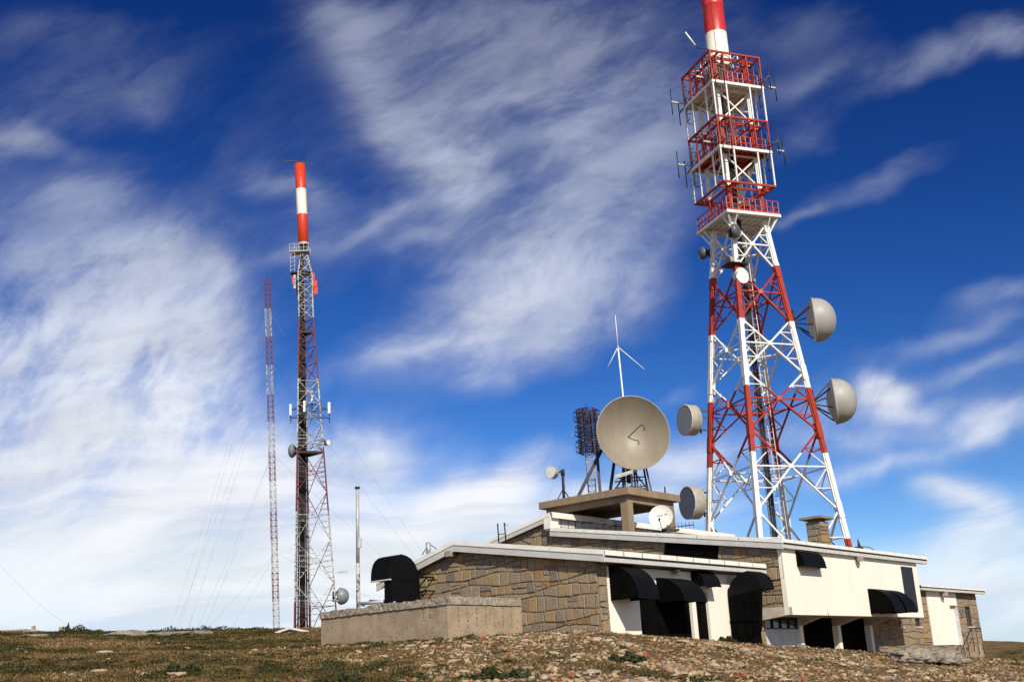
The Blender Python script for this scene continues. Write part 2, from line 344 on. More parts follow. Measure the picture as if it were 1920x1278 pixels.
# bigger stones, each its own object
def place_stones():
    x, y = sample(900, 19.5, 62, -.46, .46, .7)
    x2, y2 = sample(500, 20, 45, -.12, .46, .5)
    x = np.concatenate([x, x2]); y = np.concatenate([y, y2]); n = len(x)
    m = rubble_mask(x, y); ok = (rng.random(n) < .16+.8*m) & ~footprint(x, y, .35); x, y, m = x[ok], y[ok], m[ok]
    sz = rng.lognormal(-2.12, .30, len(x)); sz = np.clip(sz, .08, .25)*(1-.25*(x/y < -.12))
    keep = np.argsort(-(sz/y))[:260]
    base = []
    for i in range(14):
        v = stone_shape(iv2, 500+i, 7); mb = MB(); mb.add(v, if2.tolist()); base.append(mb)
    meshes = []
    for i, mb in enumerate(base):
        o = mb.build('stone', 'loose'); meshes.append(o.data); bpy.data.objects.remove(o)
    for k, i in enumerate(keep):
        o = bpy.data.objects.new('stone', meshes[k % 14]); COL.objects.link(o)
        s_ = float(sz[i]); o.location = (x[i], y[i], float(tz(x[i], y[i]))+s_*.16); o.scale = (s_*1.15, s_*random.uniform(.7, 1.1), s_*random.uniform(.55, .9))
        o.rotation_euler = (random.uniform(-.2, .2), random.uniform(-.2, .2), random.uniform(0, 6.28))
        tag(o, 'loose pale stone lying on the rough hillside among smaller stones and grass', 'stone', 'larger loose stones on the hillside')
place_stones()
# single stones and rocks one can point to
iv4, if4 = ico(5)
from mathutils import noise as mn
def rock(name, px, py, Y, size, label, seed, mat='rock', flat=.55, cat='rock', sub=None):
    p = atY(px, py, Y); v = stone_shape(iv4, seed, 12)*V(1.15, 1, 1.5); o3 = Vector((seed*7.1, seed*3.3, 1.7))
    d = np.array([mn.fractal(Vector(a)*2.1+o3, .8, 2.1, 6)*.20+abs(mn.noise(Vector(a)*3.5+o3))*.14 for a in v])
    v = v*(1+d)[:, None]*V(*size)
    mb = MB(); zg = float(tz(p[0], p[1])); mb.add(v+V(p[0], p[1], zg+size[2]*flat*.3), if4.tolist(), 0, None, True)
    return solo(mb, name, mat, label, cat, at=(p[0], p[1], zg))
rock('boulder', 1742, 1246, 50, (1.5, 1.8, .70), 'large grey weathered boulder in front of the annex steps', 3, flat=1.3)
rock('boulder', 1500, 1205, 50.5, (.28, .22, .26), 'upright tan rock against the low white wall under the overhang', 5, 'loose')
rock('boulder', 332, 1258, 27, (.20, .2, .16), 'rounded brown rock in dark green heather at lower left', 8, 'loose')
rock('boulder', 185, 1242, 30, (.20, .16, .08), 'flat pale rock in the grass left of the rounded brown rock', 9, 'loose')
rock('boulder', 197, 1216, 40, (.30, .24, .13), 'pale tan rock with smaller pieces on the left slope', 12, 'loose')
rock('boulder', 277, 1257, 28, (.15, .13, .1), 'small pinkish rock beside the rounded brown rock', 14, 'loose')
rock('boulder', 664, 1272, 23, (.10, .09, .14), 'white bleached upright stone at the bottom edge', 15, 'loose')
rock('boulder', 684, 1172, 38, (.15, .14, .1), 'pale block lying at the foot of the retaining wall', 16, 'loose')
rock('rock_ledge', 232, 1186, 64, (1.3, 1.0, .26), 'low grey rock ledge on the left skyline, leftmost of the broken run', 21, flat=.2)
rock('rock_ledge', 285, 1187, 63, (1.7, 1.1, .26), 'long low grey slab of rock in the middle of the skyline ledge', 24, flat=.2)
rock('rock_ledge', 335, 1186, 64, (1.3, 1.0, .28), 'grey slab of rock between the long slab and the hump', 25, flat=.2)
rock('rock_ledge', 372, 1185, 65, (.8, .9, .42), 'higher hump of grey rock at the right end of the skyline ledge', 22, flat=.2)
rock('rock_ledge', 60, 1190, 62, (1.3, 1.0, .22), 'low broken pale rock ledge near the left edge of the hill', 23, flat=.2)

# grass: blades in tufts
def grass():
    x, y = sample(90000, 18.5, 92, -.5, .5, .75)
    m = rubble_mask(x, y); patch = fbm(x*.5+70, y*.5, 4)
    keep = (rng.random(len(x)) < (1-m)*1.0+.13) & ~footprint(x, y); x, y, m, patch = x[keep], y[keep], m[keep], patch[keep]
    n = len(x); z = tz(x, y); B = 9
    h = rng.uniform(.025, .085, (n, B))*((.55+.9*patch)*(1+.012*np.maximum(y-40, 0)))[:, None]; a = rng.uniform(0, 2*math.pi, (n, B)); le = rng.uniform(.4, 1.7, (n, B))
    r0 = rng.uniform(0, .09, (n, B)); ox = x[:, None]+r0*np.cos(a); oy = y[:, None]+r0*np.sin(a); oz = np.repeat(z[:, None], B, 1)-.01
    w = .007+.0002*y[:, None]
    b = a+math.pi/2
    P = np.stack([np.stack([ox-w*np.cos(b), oy-w*np.sin(b), oz], -1), np.stack([ox+w*np.cos(b), oy+w*np.sin(b), oz], -1),
                  np.stack([ox+le*h*np.cos(a), oy+le*h*np.sin(a), oz+h], -1)], 2).reshape(-1, 3)
    F = np.arange(len(P)).reshape(-1, 3)
    base = np.clip((fbm(x*.18+11, y*.18, 4)-.46)*3.4+.56-.12*(patch-.46)*4, 0, 1)
    t = np.clip(base[:, None]+rng.normal(size=(n, B))*.17, 0, 1).ravel()
    o = npmesh('grass', P, F, 'grass', fattr=t)
    tag(o, 'short wiry grass, green and straw coloured, covering the hillside', 'grass', kind='stuff')
grass()
def heather():
    x, y = sample(6400, 18.8, 90, -.5, .5, .7)
    m = rubble_mask(x, y); pn = fbm(x*.28+33, y*.28+8, 4)
    keep = (pn > .50-.085*sstep(38, 24, y)-.02*(x/y < -.2)) & (rng.random(len(x)) < (1-m)*.95+.05) & ~footprint(x, y, .5)
    x, y = x[keep], y[keep]; n = len(x); K = 110
    R = rng.uniform(.10, .34, n)*(1+.3*sstep(36, 24, y)); H = R*rng.uniform(.25, .5, n)
    d = rng.normal(size=(n, K, 3)); d /= np.linalg.norm(d, axis=2, keepdims=True); d[:, :, 2] = np.abs(d[:, :, 2]); rad = rng.uniform(.55, 1.05, (n, K, 1))
    c = d*rad*np.stack([R, R, H], -1)[:, None, :]
    c[:, :, 0] += x[:, None]; c[:, :, 1] += y[:, None]; c[:, :, 2] += tz(x, y)[:, None]-.01
    e1 = rng.normal(size=(n, K, 3)); e1 /= np.linalg.norm(e1, axis=2, keepdims=True); e2 = np.cross(e1, rng.normal(size=(n, K, 3))); e2 /= np.linalg.norm(e2, axis=2, keepdims=True)
    s_ = (rng.uniform(.010, .026, (n, K, 1)))*(1+.012*y[:, None, None])
    P = np.stack([c-e1*s_, c+e1*s_, c+e2*s_*1.6], 2).reshape(-1, 3); F = np.arange(len(P)).reshape(-1, 3)
    t = np.clip(rng.beta(1.6, 2, n)[:, None]+rng.normal(size=(n, K))*.18, 0, 1).ravel()
    o = npmesh('heather', P, F, 'heath', fattr=t)
    tag(o, 'dark green low heather and moss clumps over the hillside', 'ground cover', kind='stuff')
heather()
def shrub(px, py, Y, r, h, label, seed):
    q = np.random.default_rng(seed); p = atY(px, py, Y); g = V(p[0], p[1], float(tz(p[0], p[1])))
    root = thing('shrub', label, 'shrub', g)
    mb = MB(); top = g+V(0, 0, h)
    for i in range(7):
        a = q.uniform(0, 6.28); e = g+V(r*.6*math.cos(a), r*.3*math.sin(a), h*q.uniform(.5, .8)); mb.tube(g-V(0, 0, .1), e, .03, .012, 5)
    mb.build('stem', 'rustbrown', root)
    mb = MB()
    for i in range(900):
        d = unit(q.normal(size=3)); d[2] = abs(d[2]); k = q.uniform(.5, 1.05); cc = g+V(d[0]*r*k, d[1]*r*.6*k, d[2]*h*k*(.75+.35*math.sin(d[0]*7+seed)))
        e1 = unit(q.normal(size=3)); e2 = unit(np.cross(e1, q.normal(size=3))); s_ = q.uniform(.025, .06)
        mb.add([cc-e1*s_, cc+e1*s_, cc+e2*s_*1.5], [[0, 1, 2]], 0, float(np.clip(q.normal(.35, .2), 0, 1)))
    mb.build('foliage', 'heath', root, attr=True)
shrub(140, 1184, 74, 1.1, .42, 'dark rounded shrub on the left skyline beside a small thin bush', 31)
shrub(127, 1182, 75, .16, .6, 'small thin taller bush standing up on the left skyline', 32)
shrub(320, 1181, 72, 1.6, .36, 'dark low shrub on the skyline behind the grey ledge, left one', 33)
shrub(390, 1181, 73, 1.6, .34, 'dark low shrub on the skyline behind the hump of rock', 34)
shrub(455, 1183, 72, 1.8, .2, 'very low dark shrub on the skyline left of the striped mast', 35)
shrub(1175, 1240, 28.5, .5, .2, 'dark green mossy clump among the rubble below the white wall', 38)
shrub(640, 1268, 24, .6, .22, 'dark green clump at the bottom edge left of the rubble', 39)
shrub(925, 1268, 24, .8, .24, 'wide dark green clump at the bottom edge below the retaining wall', 40)
shrub(335, 1245, 28, .55, .24, 'dark green clump behind the rounded brown rock at lower left', 41)
shrub(1362, 1198, 48.2, .38, .22, 'small green weed at the foot of the white wall by the black vent', 37)
shrub(1898, 1213, 140, 2.4, .7, 'dark shrub on the far hill beyond the annex', 36)

# ------------------------------------------------------------------ masonry
def clip_poly(poly, conv):
    out = poly
    n = len(conv)
    for i in range(n):
        a, b = conv[i], conv[(i+1) % n]; res = []
        side = lambda p: (b[0]-a[0])*(p[1]-a[1])-(b[1]-a[1])*(p[0]-a[0])
        for k in range(len(out)):
            p, q = out[k], out[(k+1) % len(out)]; sp, sq = side(p), side(q)
            if sp >= 0: res.append(p)
            if (sp >= 0) != (sq >= 0):
                t = sp/(sp-sq); res.append((p[0]+t*(q[0]-p[0]), p[1]+t*(q[1]-p[1])))
        out = res
        if len(out) < 3: return []
    return out
def parea(p): return .5*sum(p[i][0]*p[(i+1) % len(p)][1]-p[(i+1) % len(p)][0]*p[i][1] for i in range(len(p)))
def inset(p, d):
    c = (sum(a[0] for a in p)/len(p), sum(a[1] for a in p)/len(p)); n = len(p); conv = []
    for i in range(n):
        a, b = p[i], p[(i+1) % n]; L = math.hypot(b[0]-a[0], b[1]-a[1])
        if L < 1e-4: continue
        nx, ny = -(b[1]-a[1])/L, (b[0]-a[0])/L; conv.append(((a[0]+nx*d, a[1]+ny*d), (b[0]+nx*d, b[1]+ny*d)))
    out = p
    for a, b in conv:
        res = []; side = lambda q: (b[0]-a[0])*(q[1]-a[1])-(b[1]-a[1])*(q[0]-a[0])
        for k in range(len(out)):
            q, r = out[k], out[(k+1) % len(out)]; s1, s2 = side(q), side(r)
            if s1 >= 0: res.append(q)
            if (s1 >= 0) != (s2 >= 0): t = s1/(s1-s2); res.append((q[0]+t*(r[0]-q[0]), q[1]+t*(r[1]-q[1])))
        out = res
        if len(out) < 3: return []
    return out
def masonry(mb, polys, to3, nrm, seed, h=(.30, .44), w=(.32, .85), rough=.05, thick=.25, joint=.012, relief=.036):
    """rubble courses in wall coordinates; polys are convex CCW regions (s,z); mat 0 stone, 1 mortar"""
    q = random.Random(seed); allp = [p for r in polys for p in r]
    s0, s1 = min(p[0] for p in allp)-1, max(p[0] for p in allp)+1; z0, z1 = min(p[1] for p in allp)-.3, max(p[1] for p in allp)+.3
    wob = lambda s, k: rough*1.5*math.sin(s*.8+k*1.7)+rough*math.sin(s*2.1+k*2.9)
    for r in polys: mb.prism([to3(*p) for p in r], -np.asarray(nrm)*thick, 1)
    z = z0; k = 0
    while z < z1:
        hh = q.uniform(*h); s = s0-q.uniform(0, .6); lean = q.uniform(-rough, rough)
        while s < s1:
            ww = q.uniform(*w)*(1.25 if q.random() < .15 else 1); l2 = q.uniform(-rough, rough)*1.3
            sub = [(0, 1)] if q.random() > .12 else [(0, .5), (.5, 1)]
            for (fa, fb) in sub:
                zb = lambda S: z+fa*hh+(wob(S, k) if fa == 0 else (wob(S, k)+wob(S, k+1))/2); ztp = lambda S: z+fb*hh+(wob(S, k+1) if fb == 1 else (wob(S, k)+wob(S, k+1))/2)
                sm_ = s+ww*q.uniform(.35, .65)
                quad = [(s+lean, zb(s)), (sm_, zb(sm_)+q.uniform(-.2, .6)*rough*.6), (s+ww+l2, zb(s+ww)), (s+ww+l2*.2, ztp(s+ww)), (sm_, ztp(sm_)-q.uniform(-.2, .6)*rough*.6), (s+lean*.2, ztp(s))]
                tint = min(max(q.gauss(.46, .22), 0), 1); rel = relief*q.uniform(.6, 1.3)
                for r in polys:
                    c = clip_poly(quad, r)
                    if len(c) < 3 or parea(c) < .004: continue
                    a = inset(c, joint)
                    if len(a) < 3 or parea(a) < .003: continue
                    ce = (sum(p[0] for p in a)/len(a), sum(p[1] for p in a)/len(a)); kk = .86
                    b = [(ce[0]+(p[0]-ce[0])*kk, ce[1]+(p[1]-ce[1])*kk) for p in a]; n = len(a); nv = np.asarray(nrm)
                    vs = [to3(*p)-nv*.01 for p in a]+[to3(*p)+nv*rel*.75 for p in [(ce[0]+(p[0]-ce[0])*.95, ce[1]+(p[1]-ce[1])*.95) for p in a]]+[to3(*p)+nv*rel*q.uniform(.8, 1.25) for p in b]
                    fs = []
                    for L_ in (0, n): fs += [[L_+i, L_+(i+1) % n, L_+n+(i+1) % n, L_+n+i] for i in range(n)]
                    fs.append([2*n+i for i in range(n)])
                    t3 = np.cross(to3(1, 0)-to3(0, 0), to3(0, 1)-to3(0, 0))
                    if t3@nv < 0: fs = [f[::-1] for f in fs]
                    mb.add(vs, fs, 0, tint)
            s += ww; lean = l2
        z += hh; k += 1
    return mb
gP = lambda p: (lambda q, z: W(p, q, z))      # wall coordinates on a gable plane
gQ = lambda q0: (lambda p, z: W(p, q0, z))

# ------------------------------------------------------------------ the transmitter building
bld = thing('transmitter_building', 'stone and white plaster transmitter station with low white-edged roofs and black vent hoods', 'building', W(8, 3, 2.5))
pb = -.35                                   # overhang plane of the front gable
def qz(px, py, p): a = pP(px, py, p); return a[1], a[2]
# front roof line (q,z) at the overhang
R0 = qz(1131, 1031, pb); RA = qz(850, 1014, pb); RL0 = qz(777, 1052, pb)
sl = (RL0[1]-RA[1])/(RL0[0]-RA[0]); qle = 11.35; RL = (qle, RA[1]+sl*(qle-RA[0]))
bt = .40                                    # barge depth
# gable wall
zt = lambda q: (R0[1]+(q-R0[0])*(RA[1]-R0[1])/(RA[0]-R0[0]) if q < RA[0] else RA[1]+sl*(q-RA[0]))-.16
qend = 10.8
mb = MB()
g0, gA = (0, 2.4), (RA[0], zt(RA[0]))
masonry(mb, [[(0, 2.4), (qend, 2.4), (qend, zt(qend)), gA, (0, zt(0))]], gP(0), -eP, 11, h=(.30, .43), w=(.28, .62))
gw = mb.build('gable_wall', ['stone', 'mortar'], bld, attr=True)
# roofs as slabs, with their edge boards as sub-parts
def roofslab(name, prof, p0, p1, th=.14):
    mb = MB(); mb.prism([W(p0, q, z) for q, z in prof]+[W(p0, q, z-th) for q, z in prof[::-1]], (p1-p0)*eP)
    return mb.build(name, 'roof', bld)
def barge(par, pts, p, cap=.15, board=.26, thick=.06):
    mb = MB(); mb2 = MB()
    for (a, b) in zip(pts[:-1], pts[1:]):
        n = max(1, int(abs(b[0]-a[0])/2.1))
        for i in range(n):
            f0, f1 = i/n, (i+1)/n-.004
            A = (a[0]+(b[0]-a[0])*f0, a[1]+(b[1]-a[1])*f0); B = (a[0]+(b[0]-a[0])*f1, a[1]+(b[1]-a[1])*f1)
            mb.prism([W(p-.03, A[0], A[1]+.02), W(p-.03, B[0], B[1]+.02), W(p-.03, B[0], B[1]-cap), W(p-.03, A[0], A[1]-cap)], eP*(thick+.08))
        mb2.prism([W(p, a[0], a[1]-cap), W(p, b[0], b[1]-cap), W(p, b[0], b[1]-cap-board), W(p, a[0], a[1]-cap-board)], eP*thick)
    mb.build('flashing', 'flash', par); mb2.build('bargeboard', 'barge', par)
r1 = roofslab('roof', [R0, RA, RL], pb+.02, L1)
barge(r1, [R0, RA, RL], pb)
# jointed eave edge along the low wing
def eave(par, q, z, p0, p1, cap=.18, gap=.09, low=.15, n=10, joint=.075):
    mb = MB(); d = (p1-p0)/n
    for i in range(n):
        f = (.55 if i in (3,) else 1)
        mb.pqz(p0+i*d+joint/2, p0+(i+1)*d-joint/2, q, q+.05, z-cap, z)
    mb.build('flashing', 'flash', par)
    mb = MB(); mb.pqz(p0, p1, q+.05, q+.2, z-cap-gap-.01, z-.05); mb.build('eave_board', 'dark', par)  # board coloured dark to put shade into the gap above the gutter
    mb = MB(); mb.pqz(p0-.02, p1-.05, q+.012, q+.19, z-cap-gap-low, z-cap-gap); mb.build('gutter', 'barge', par)
e1 = pQ(1138, 1033.5, R0[0])
eave(r1, R0[0]-.02, R0[1]+.02, -.3, L1-.12)
mb = MB(); mb.pqz(.05, L1, R0[0]+.15, 0, R0[1]-.42, R0[1]-.36); mb.build('soffit', 'soffit', r1)
# side wall of the low wing: stone quoin then plaster with black doors
zsw = R0[1]-.36
mb = MB(); masonry(mb, [[(.02, 2.3), (.56, 2.3), (.56, zsw), (.02, zsw)]], gQ(0), -eQ, 12, h=(.34, .47), w=(.26, .4)); mb.build('quoin', ['stone', 'mortar'], bld, attr=True)
dL, dR = pQ(1200, 1150, 0)[0], pQ(1331, 1170, 0)[0]; s1a, s1b = pQ(1295.5, 1127, 0)[0], pQ(1303, 1127, 0)[0]; d3 = pQ(1372, 1180, 0)[0]
zd = pQ(1200, 1116, 0)[2]+.25
mb = MB()
mb.pqz(.565, dL, -.02, .25, 2.2, zsw); mb.pqz(dL, dR, -.02, .25, zd, zsw); mb.pqz(s1a, s1b, -.035, .2, 2.2, zd-.002); mb.pqz(dR, d3, -.02, .25, 2.2, zsw); mb.pqz(d3, L1, -.02, .25, zd+.1, zsw)
mb.build('side_wall', 'plaster', bld)
for a, b in ((dL, s1a), (s1b, dR)):
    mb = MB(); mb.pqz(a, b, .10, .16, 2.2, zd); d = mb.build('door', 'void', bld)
    mb = MB(); n = max(1, int((b-a)/.9))
    for i in range(n): mb.pqz(a+(b-a)*(i+.46)/n, a+(b-a)*(i+.54)/n, .075, .1, 2.4, zd-.05)
    mb.build('stile', 'void', d)
mb = MB(); mb.pqz(d3, L1-.03, .05, .12, 2.2, zd+.1); d = mb.build('door', 'void', bld)
mb = MB(); mb.pqz(d3+.1, L1-.2, .0, .05, 3.62, 3.70); mb.pqz(d3+.2, d3+.27, .0, .05, 2.4, zd); mb.build('door_rail', 'black', d)
# black quarter-round vent hoods
def hood(qw, tl, lipL, lipR, label=None, mat='black', frame_=True):
    p0, _, zt_ = pQ(*tl, qw); _, qo, zl = pP(*lipL, p0); p1 = pQ(*lipR, qo)[0]
    n = 12; th_ = .04
    arc = [(qw-(qw-qo)*math.sin(t), zl+(zt_-zl)*math.cos(t)) for t in np.linspace(0, math.pi/2, n)]
    mb = MB()
    inn = [(qw+(a-qw)*(1-th_/abs(qw-qo)), zl+(b-zl)*(1-th_/(zt_-zl))) for a, b in arc]
    for i in range(n-1):
        mb.prism([W(p0, *arc[i]), W(p0, *arc[i+1]), W(p0, *inn[i+1]), W(p0, *inn[i])], (p1-p0)*eP)
    o = mb.build('vent_hood', mat, bld)
    if label: o['label'] = label
    for pp in (p0+.015, p1-.045):
        mb = MB(); mb.prism([W(pp, qw, zl)]+[W(pp, a, b) for a, b in inn], eP*.03); mb.build('end_plate', 'void', o)
    mb = MB(); mb.pqz(p0-.01, p1+.01, qo-.015, qo+.02, zl-.03, zl+.05); mb.build('lip', mat, o)
    return p0, p1, qo, zt_, zl
hood(-.02, (1140, 1059), (1199, 1119.5), (1236.5, 1116), 'largest quarter-round black hood beside the stone corner')
hood(-.02, (1229, 1082.5), (1284, 1124.5), (1324.6, 1123), 'black hood over the double door')
hood(-.02, (1294, 1069), (1321.6, 1097), (1351.7, 1096), 'small black hood under the eave')
# gooseneck vents: rounded black housings, profile in the gable plane
def gooseneck(pts, p, depth, label, rim=None):
    w = [pP(x, y, p) for x, y in pts]
    mb = MB(); mb.prism([W(p, a[1], a[2]) for a in w], depth*eP); o = mb.build('vent_hood', 'black', bld, bevel=.02); o['label'] = label
    return o
z4 = lambda a: [(580+x/4.571, 960+y/4.571) for x, y in a]
qg = pP(788, 1100, -.44)[1]
def on_q(px, py): r_ = pQ(px, py, qg); return W(r_[0], qg, r_[2])
headL = [on_q(*a) for a in z4([(690, 572), (690, 520), (695, 470), (706, 425), (724, 392), (752, 368), (792, 357), (834, 370), (874, 396), (908, 440), (932, 500), (942, 560), (946, 580)])]
mb = MB(); mb.prism(headL, eQ*1.12); go = mb.build('vent_hood', 'black', bld, bevel=.015); go['label'] = 'tall round-topped black vent at the left end of the front gable'
mb = MB(); mb.prism([on_q(*a) for a in z4([(709, 573), (946, 581), (952, 790), (711, 790)])], eQ*.45); mb.build('duct', 'black', go)
mb = MB(); c_ = on_q(*z4([(690, 572)])[0]); mb.box(c_-eP*.02-eZ*.03, eP*.1, eQ*1.13, eZ*.05); mb.build('lip', 'barge', go)
mb = MB()
for py in (1083, 1108.5):
    a = pP(788, py, -.44); zz = a[2]
    mb.bar(W(-.46, a[1]+.05, zz), W(-.46, a[1]-.42, zz), .05); mb.bar(W(-.46, a[1]+.05, zz-.34), W(-.46, a[1]-.38, zz-.02), .04); mb.bar(W(-.46, a[1]-.4, zz), W(.0, a[1]-.4, zz), .05)
mb.build('bracket', 'black', go)
z2 = lambda a: [(1100+x/5.053, 1000+y/5.053) for x, y in a]
pI = pQ(1366.5, 1150, -.03)[0]
def on_p(px, py): r_ = pP(px, py, pI); return W(pI, r_[1], r_[2])
mb = MB(); mb.prism([on_p(*a) for a in z2([(1342, 600), (1340, 545), (1352, 490), (1378, 440), (1418, 398), (1462, 366), (1520, 350), (1572, 366), (1612, 402), (1638, 450), (1655, 512), (1650, 520)])], eP*1.15); hi = mb.build('vent_hood', 'black', bld, bevel=.015); hi['label'] = 'round-topped black vent in the inner corner beside the overhang'
mb = MB(); mb.prism([on_p(*a) for a in z2([(1383, 1030), (1366, 840), (1352, 700), (1342, 601), (1641, 521), (1641, 880), (1632, 930), (1605, 968), (1560, 985), (1535, 1010)])], eP*.22); mb.build('duct', 'void', hi)
mb = MB(); a_, b_ = on_p(*z2([(1366, 822)])[0]), on_p(*z2([(1641, 818)])[0]); mb.bar(a_-eP*.03, b_-eP*.03, .06)
for f in (.25, .55, .8): c_ = a_+(b_-a_)*f-eP*.02; mb.bar(c_+eZ*1.1, c_-eZ*.7, .04)
mb.build('stiffener', 'void', hi)
# --- upper volume
q2 = -1.41; PE = 27.2
E0 = qz(1466, 1010.5, L1-.3); E1 = qz(1030, 989, L1-.3); RG = qz(1030, 962, L1-.3); LS = qz(905, 1018, L1-.3)
sl2 = (LS[1]-RG[1])/(LS[0]-RG[0]); LS = (17.5, RG[1]+sl2*(17.5-RG[0]))
qr = E1[0]
zt2 = lambda q: E0[1]+(q-E0[0])*(E1[1]-E0[1])/(E1[0]-E0[0])-.18
zt3 = lambda q: RG[1]+sl2*(q-RG[0])-.18
zc = zt2(q2)
slabc = pP(1479, 1136.6, L1); slab0 = pP(1425, 1163, L1); slabt = pP(1424, 1141, L1)
zb = pQ(1481.5, 1151.3, q2)[2]
mb = MB(); masonry(mb, [[(q2+.01, slabc[2]-.02), (qr, slabc[2]-.02), (qr, zt2(qr)), (q2+.01, zc)], [(qr, slabc[2]), (15.8, slabc[2]), (15.8, zt3(15.8)), (qr, zt3(qr))], [(.06, 1.6), (1.2, 1.6), (1.2, slabc[2]-.02), (.06, slabc[2]-.02)]], gP(L1), -eP, 13, h=(.32, .43), w=(.32, .68)); mb.build('gable_wall', ['stone', 'mortar'], bld, attr=True)
r2 = roofslab('roof', [E0, E1], L1-.28, PE+1.1)
barge(r2, [E0, E1], L1-.3)
r3 = roofslab('roof', [(RG[0]-.15, RG[1]+.02), RG, LS], L1-.28, PE+3.0)
barge(r3, [RG, LS], L1-.3, .14, .22)
# clerestory strip between the two roofs
mb = MB(); mb.pqz(L1-.26, PE+3, qr+.06, qr+.3, E1[1]-.1, RG[1]-.12); cs = mb.build('clerestory_wall', 'plaster', bld)
mb = MB()
for i in range(17): mb.pqz(L1+.1+i*.62, L1+.135+i*.62, qr+.03, qr+.06, E1[1], RG[1]-.14)
mb.build('mullion', 'dark', cs)
mb = MB(); mb.pqz(L1-.31, L1+.34, qr-.1, qr+.34, E1[1]-.03, RG[1]-.03); mb.build('corner_board', 'flash', cs)
mb = MB(); mb.pqz(L1+.7, L1+10, qr+.04, qr+.058, E1[1]+.12, RG[1]-.2); mb.build('panel', 'plaster_grey', cs)
mb = MB(); mb.pqz(L1-.3, PE+3.05, RG[0]-.21, RG[0]-.152, RG[1]-.24, RG[1]+.05); mb.pqz(L1-.3, PE+3.05, RG[0]-.152, RG[0]+.2, RG[1]+.024, RG[1]+.05); mb.build('ridge_flashing', 'flash', r3)
# white front of the upper volume
zw1 = E0[1]-.34
pa, pbk = pQ(1688, 1061, q2), pQ(1721, 1145, q2); zpb = pbk[2]
mb = MB(); mb.pqz(L1-.055, PE, q2, q2+.22, zb, zw1); mb.build('front_wall', 'plaster', bld)
mb = MB(); mb.pqz(PE-.2, PE+.0, q2+.22, 6, zb, zw1); mb.build('end_wall', 'plaster', bld)
eave(r2, E0[0]-.03, E0[1]+.03, L1-.25, PE+1.2, n=15, cap=.15)
mb = MB(); mb.pqz(L1, PE+.9, E0[0]+.15, q2+.02, zw1-.02, zw1+.04); mb.build('soffit', 'soffit', r2)
mb = MB(); a_ = pQ(1553, 1151, q2)[0]; mb.prism([W(a_-.02, q2-.004, zb), W(a_+.06, q2-.004, zb), W(a_+.0, q2-.004, zb+.16), W(a_-.03, q2-.004, zb+.36)], eQ*.02); mb.build('crack', 'soffit', bld)
# cantilevered floor slab with tapering side and three brackets on pillars
mb = MB(); mb.prism([W(L1-.05, q2+.0, slabc[2]), W(L1-.05, .06, slabc[2]+.05), W(L1-.05, .06, slab0[2]), W(L1-.05, q2, zb-.004)], eP*.3)
mb.pqz(L1+.25, PE-.05, q2+.23, .06, zb+.02, zb+.3); mb.build('floor_slab', 'slab_conc', bld)
for (xa, xb, ya, yb, pf) in ((1500, 1508, 1172, 1206, 18.7), (1569, 1578, 1172, 1217, 23.5), (1626, 1636, 1172, 1222, 28.0)):
    pc = pf*.84; zp = pQ(xa, ya, .0)[2]
    mb = MB(); mb.pqz(pc-.16, pc+.16, .0, .3, 1.4, zp); pl = mb.build('pillar', 'plaster', bld)
    mb = MB(); mb.prism([W(pc-.14, .29, zp), W(pc-.14, -.02, zp), W(pc-.14, q2+.2, zb-.01), W(pc-.14, q2+.2, zb+.06), W(pc-.14, .29, zb+.06)], eP*.28); mb.build('bracket', 'slab_conc', pl)
# ground floor below the overhang
wl, wr = pQ(1436, 1180, .1)[0], pQ(1500, 1180, .1)[0]; zwl = pQ(1450, 1178.5, .1)[2]; pil1 = 18.7*.84-.16
mb = MB(); mb.pqz(L1+.42, pil1, .10, .3, 1.4, zwl); mb.build('low_wall', 'plaster_grey', bld)
mb = MB(); mb.pqz(L1+.42, pil1, .08, .14, zwl, zwl+.05); mb.pqz(L1+.42, pil1, .08, .14, zb-.06, zb)
for i in range(5): mb.pqz(L1+.42+i*(pil1-L1-.5)/4, L1+.47+i*(pil1-L1-.5)/4, .08, .14, zwl, zb)
wf = mb.build('window', 'dark', bld)
mb = MB(); mb.pqz(L1+.42, pil1, .15, .17, zwl, zb); mb.build('pane', 'glass', wf)
mb = MB(); masonry(mb, [[(L1+.0, 1.5), (L1+.42, 1.5), (L1+.42, zb), (L1, zb)]], gQ(.09), -eQ, 18, w=(.2, .4)); mb.build('quoin', ['stone', 'mortar'], bld, attr=True)
p3 = 28.0*.84+.16
for a, b in ((pil1+.32, 23.5*.84-.16), (23.5*.84+.16, p3-.32)):
    mb = MB(); mb.pqz(a, b, .34, .42, 1.2, zb+.06); d = mb.build('door', 'void', bld)  # black panel with stiles stands in for the bay's dark interior
    mb = MB()
    for i in range(4): mb.pqz(a+(b-a)*(i+.5)/4-.02, a+(b-a)*(i+.5)/4+.02, .31, .34, 1.4, zb)
    mb.build('stile', 'void', d)
mb = MB(); mb.pqz(L1+.3, p3+.15, .46, .55, 1.2, zb+.4); mb.build('inner_wall', 'void', bld)  # closes the view through; black colour paints the unlit interior
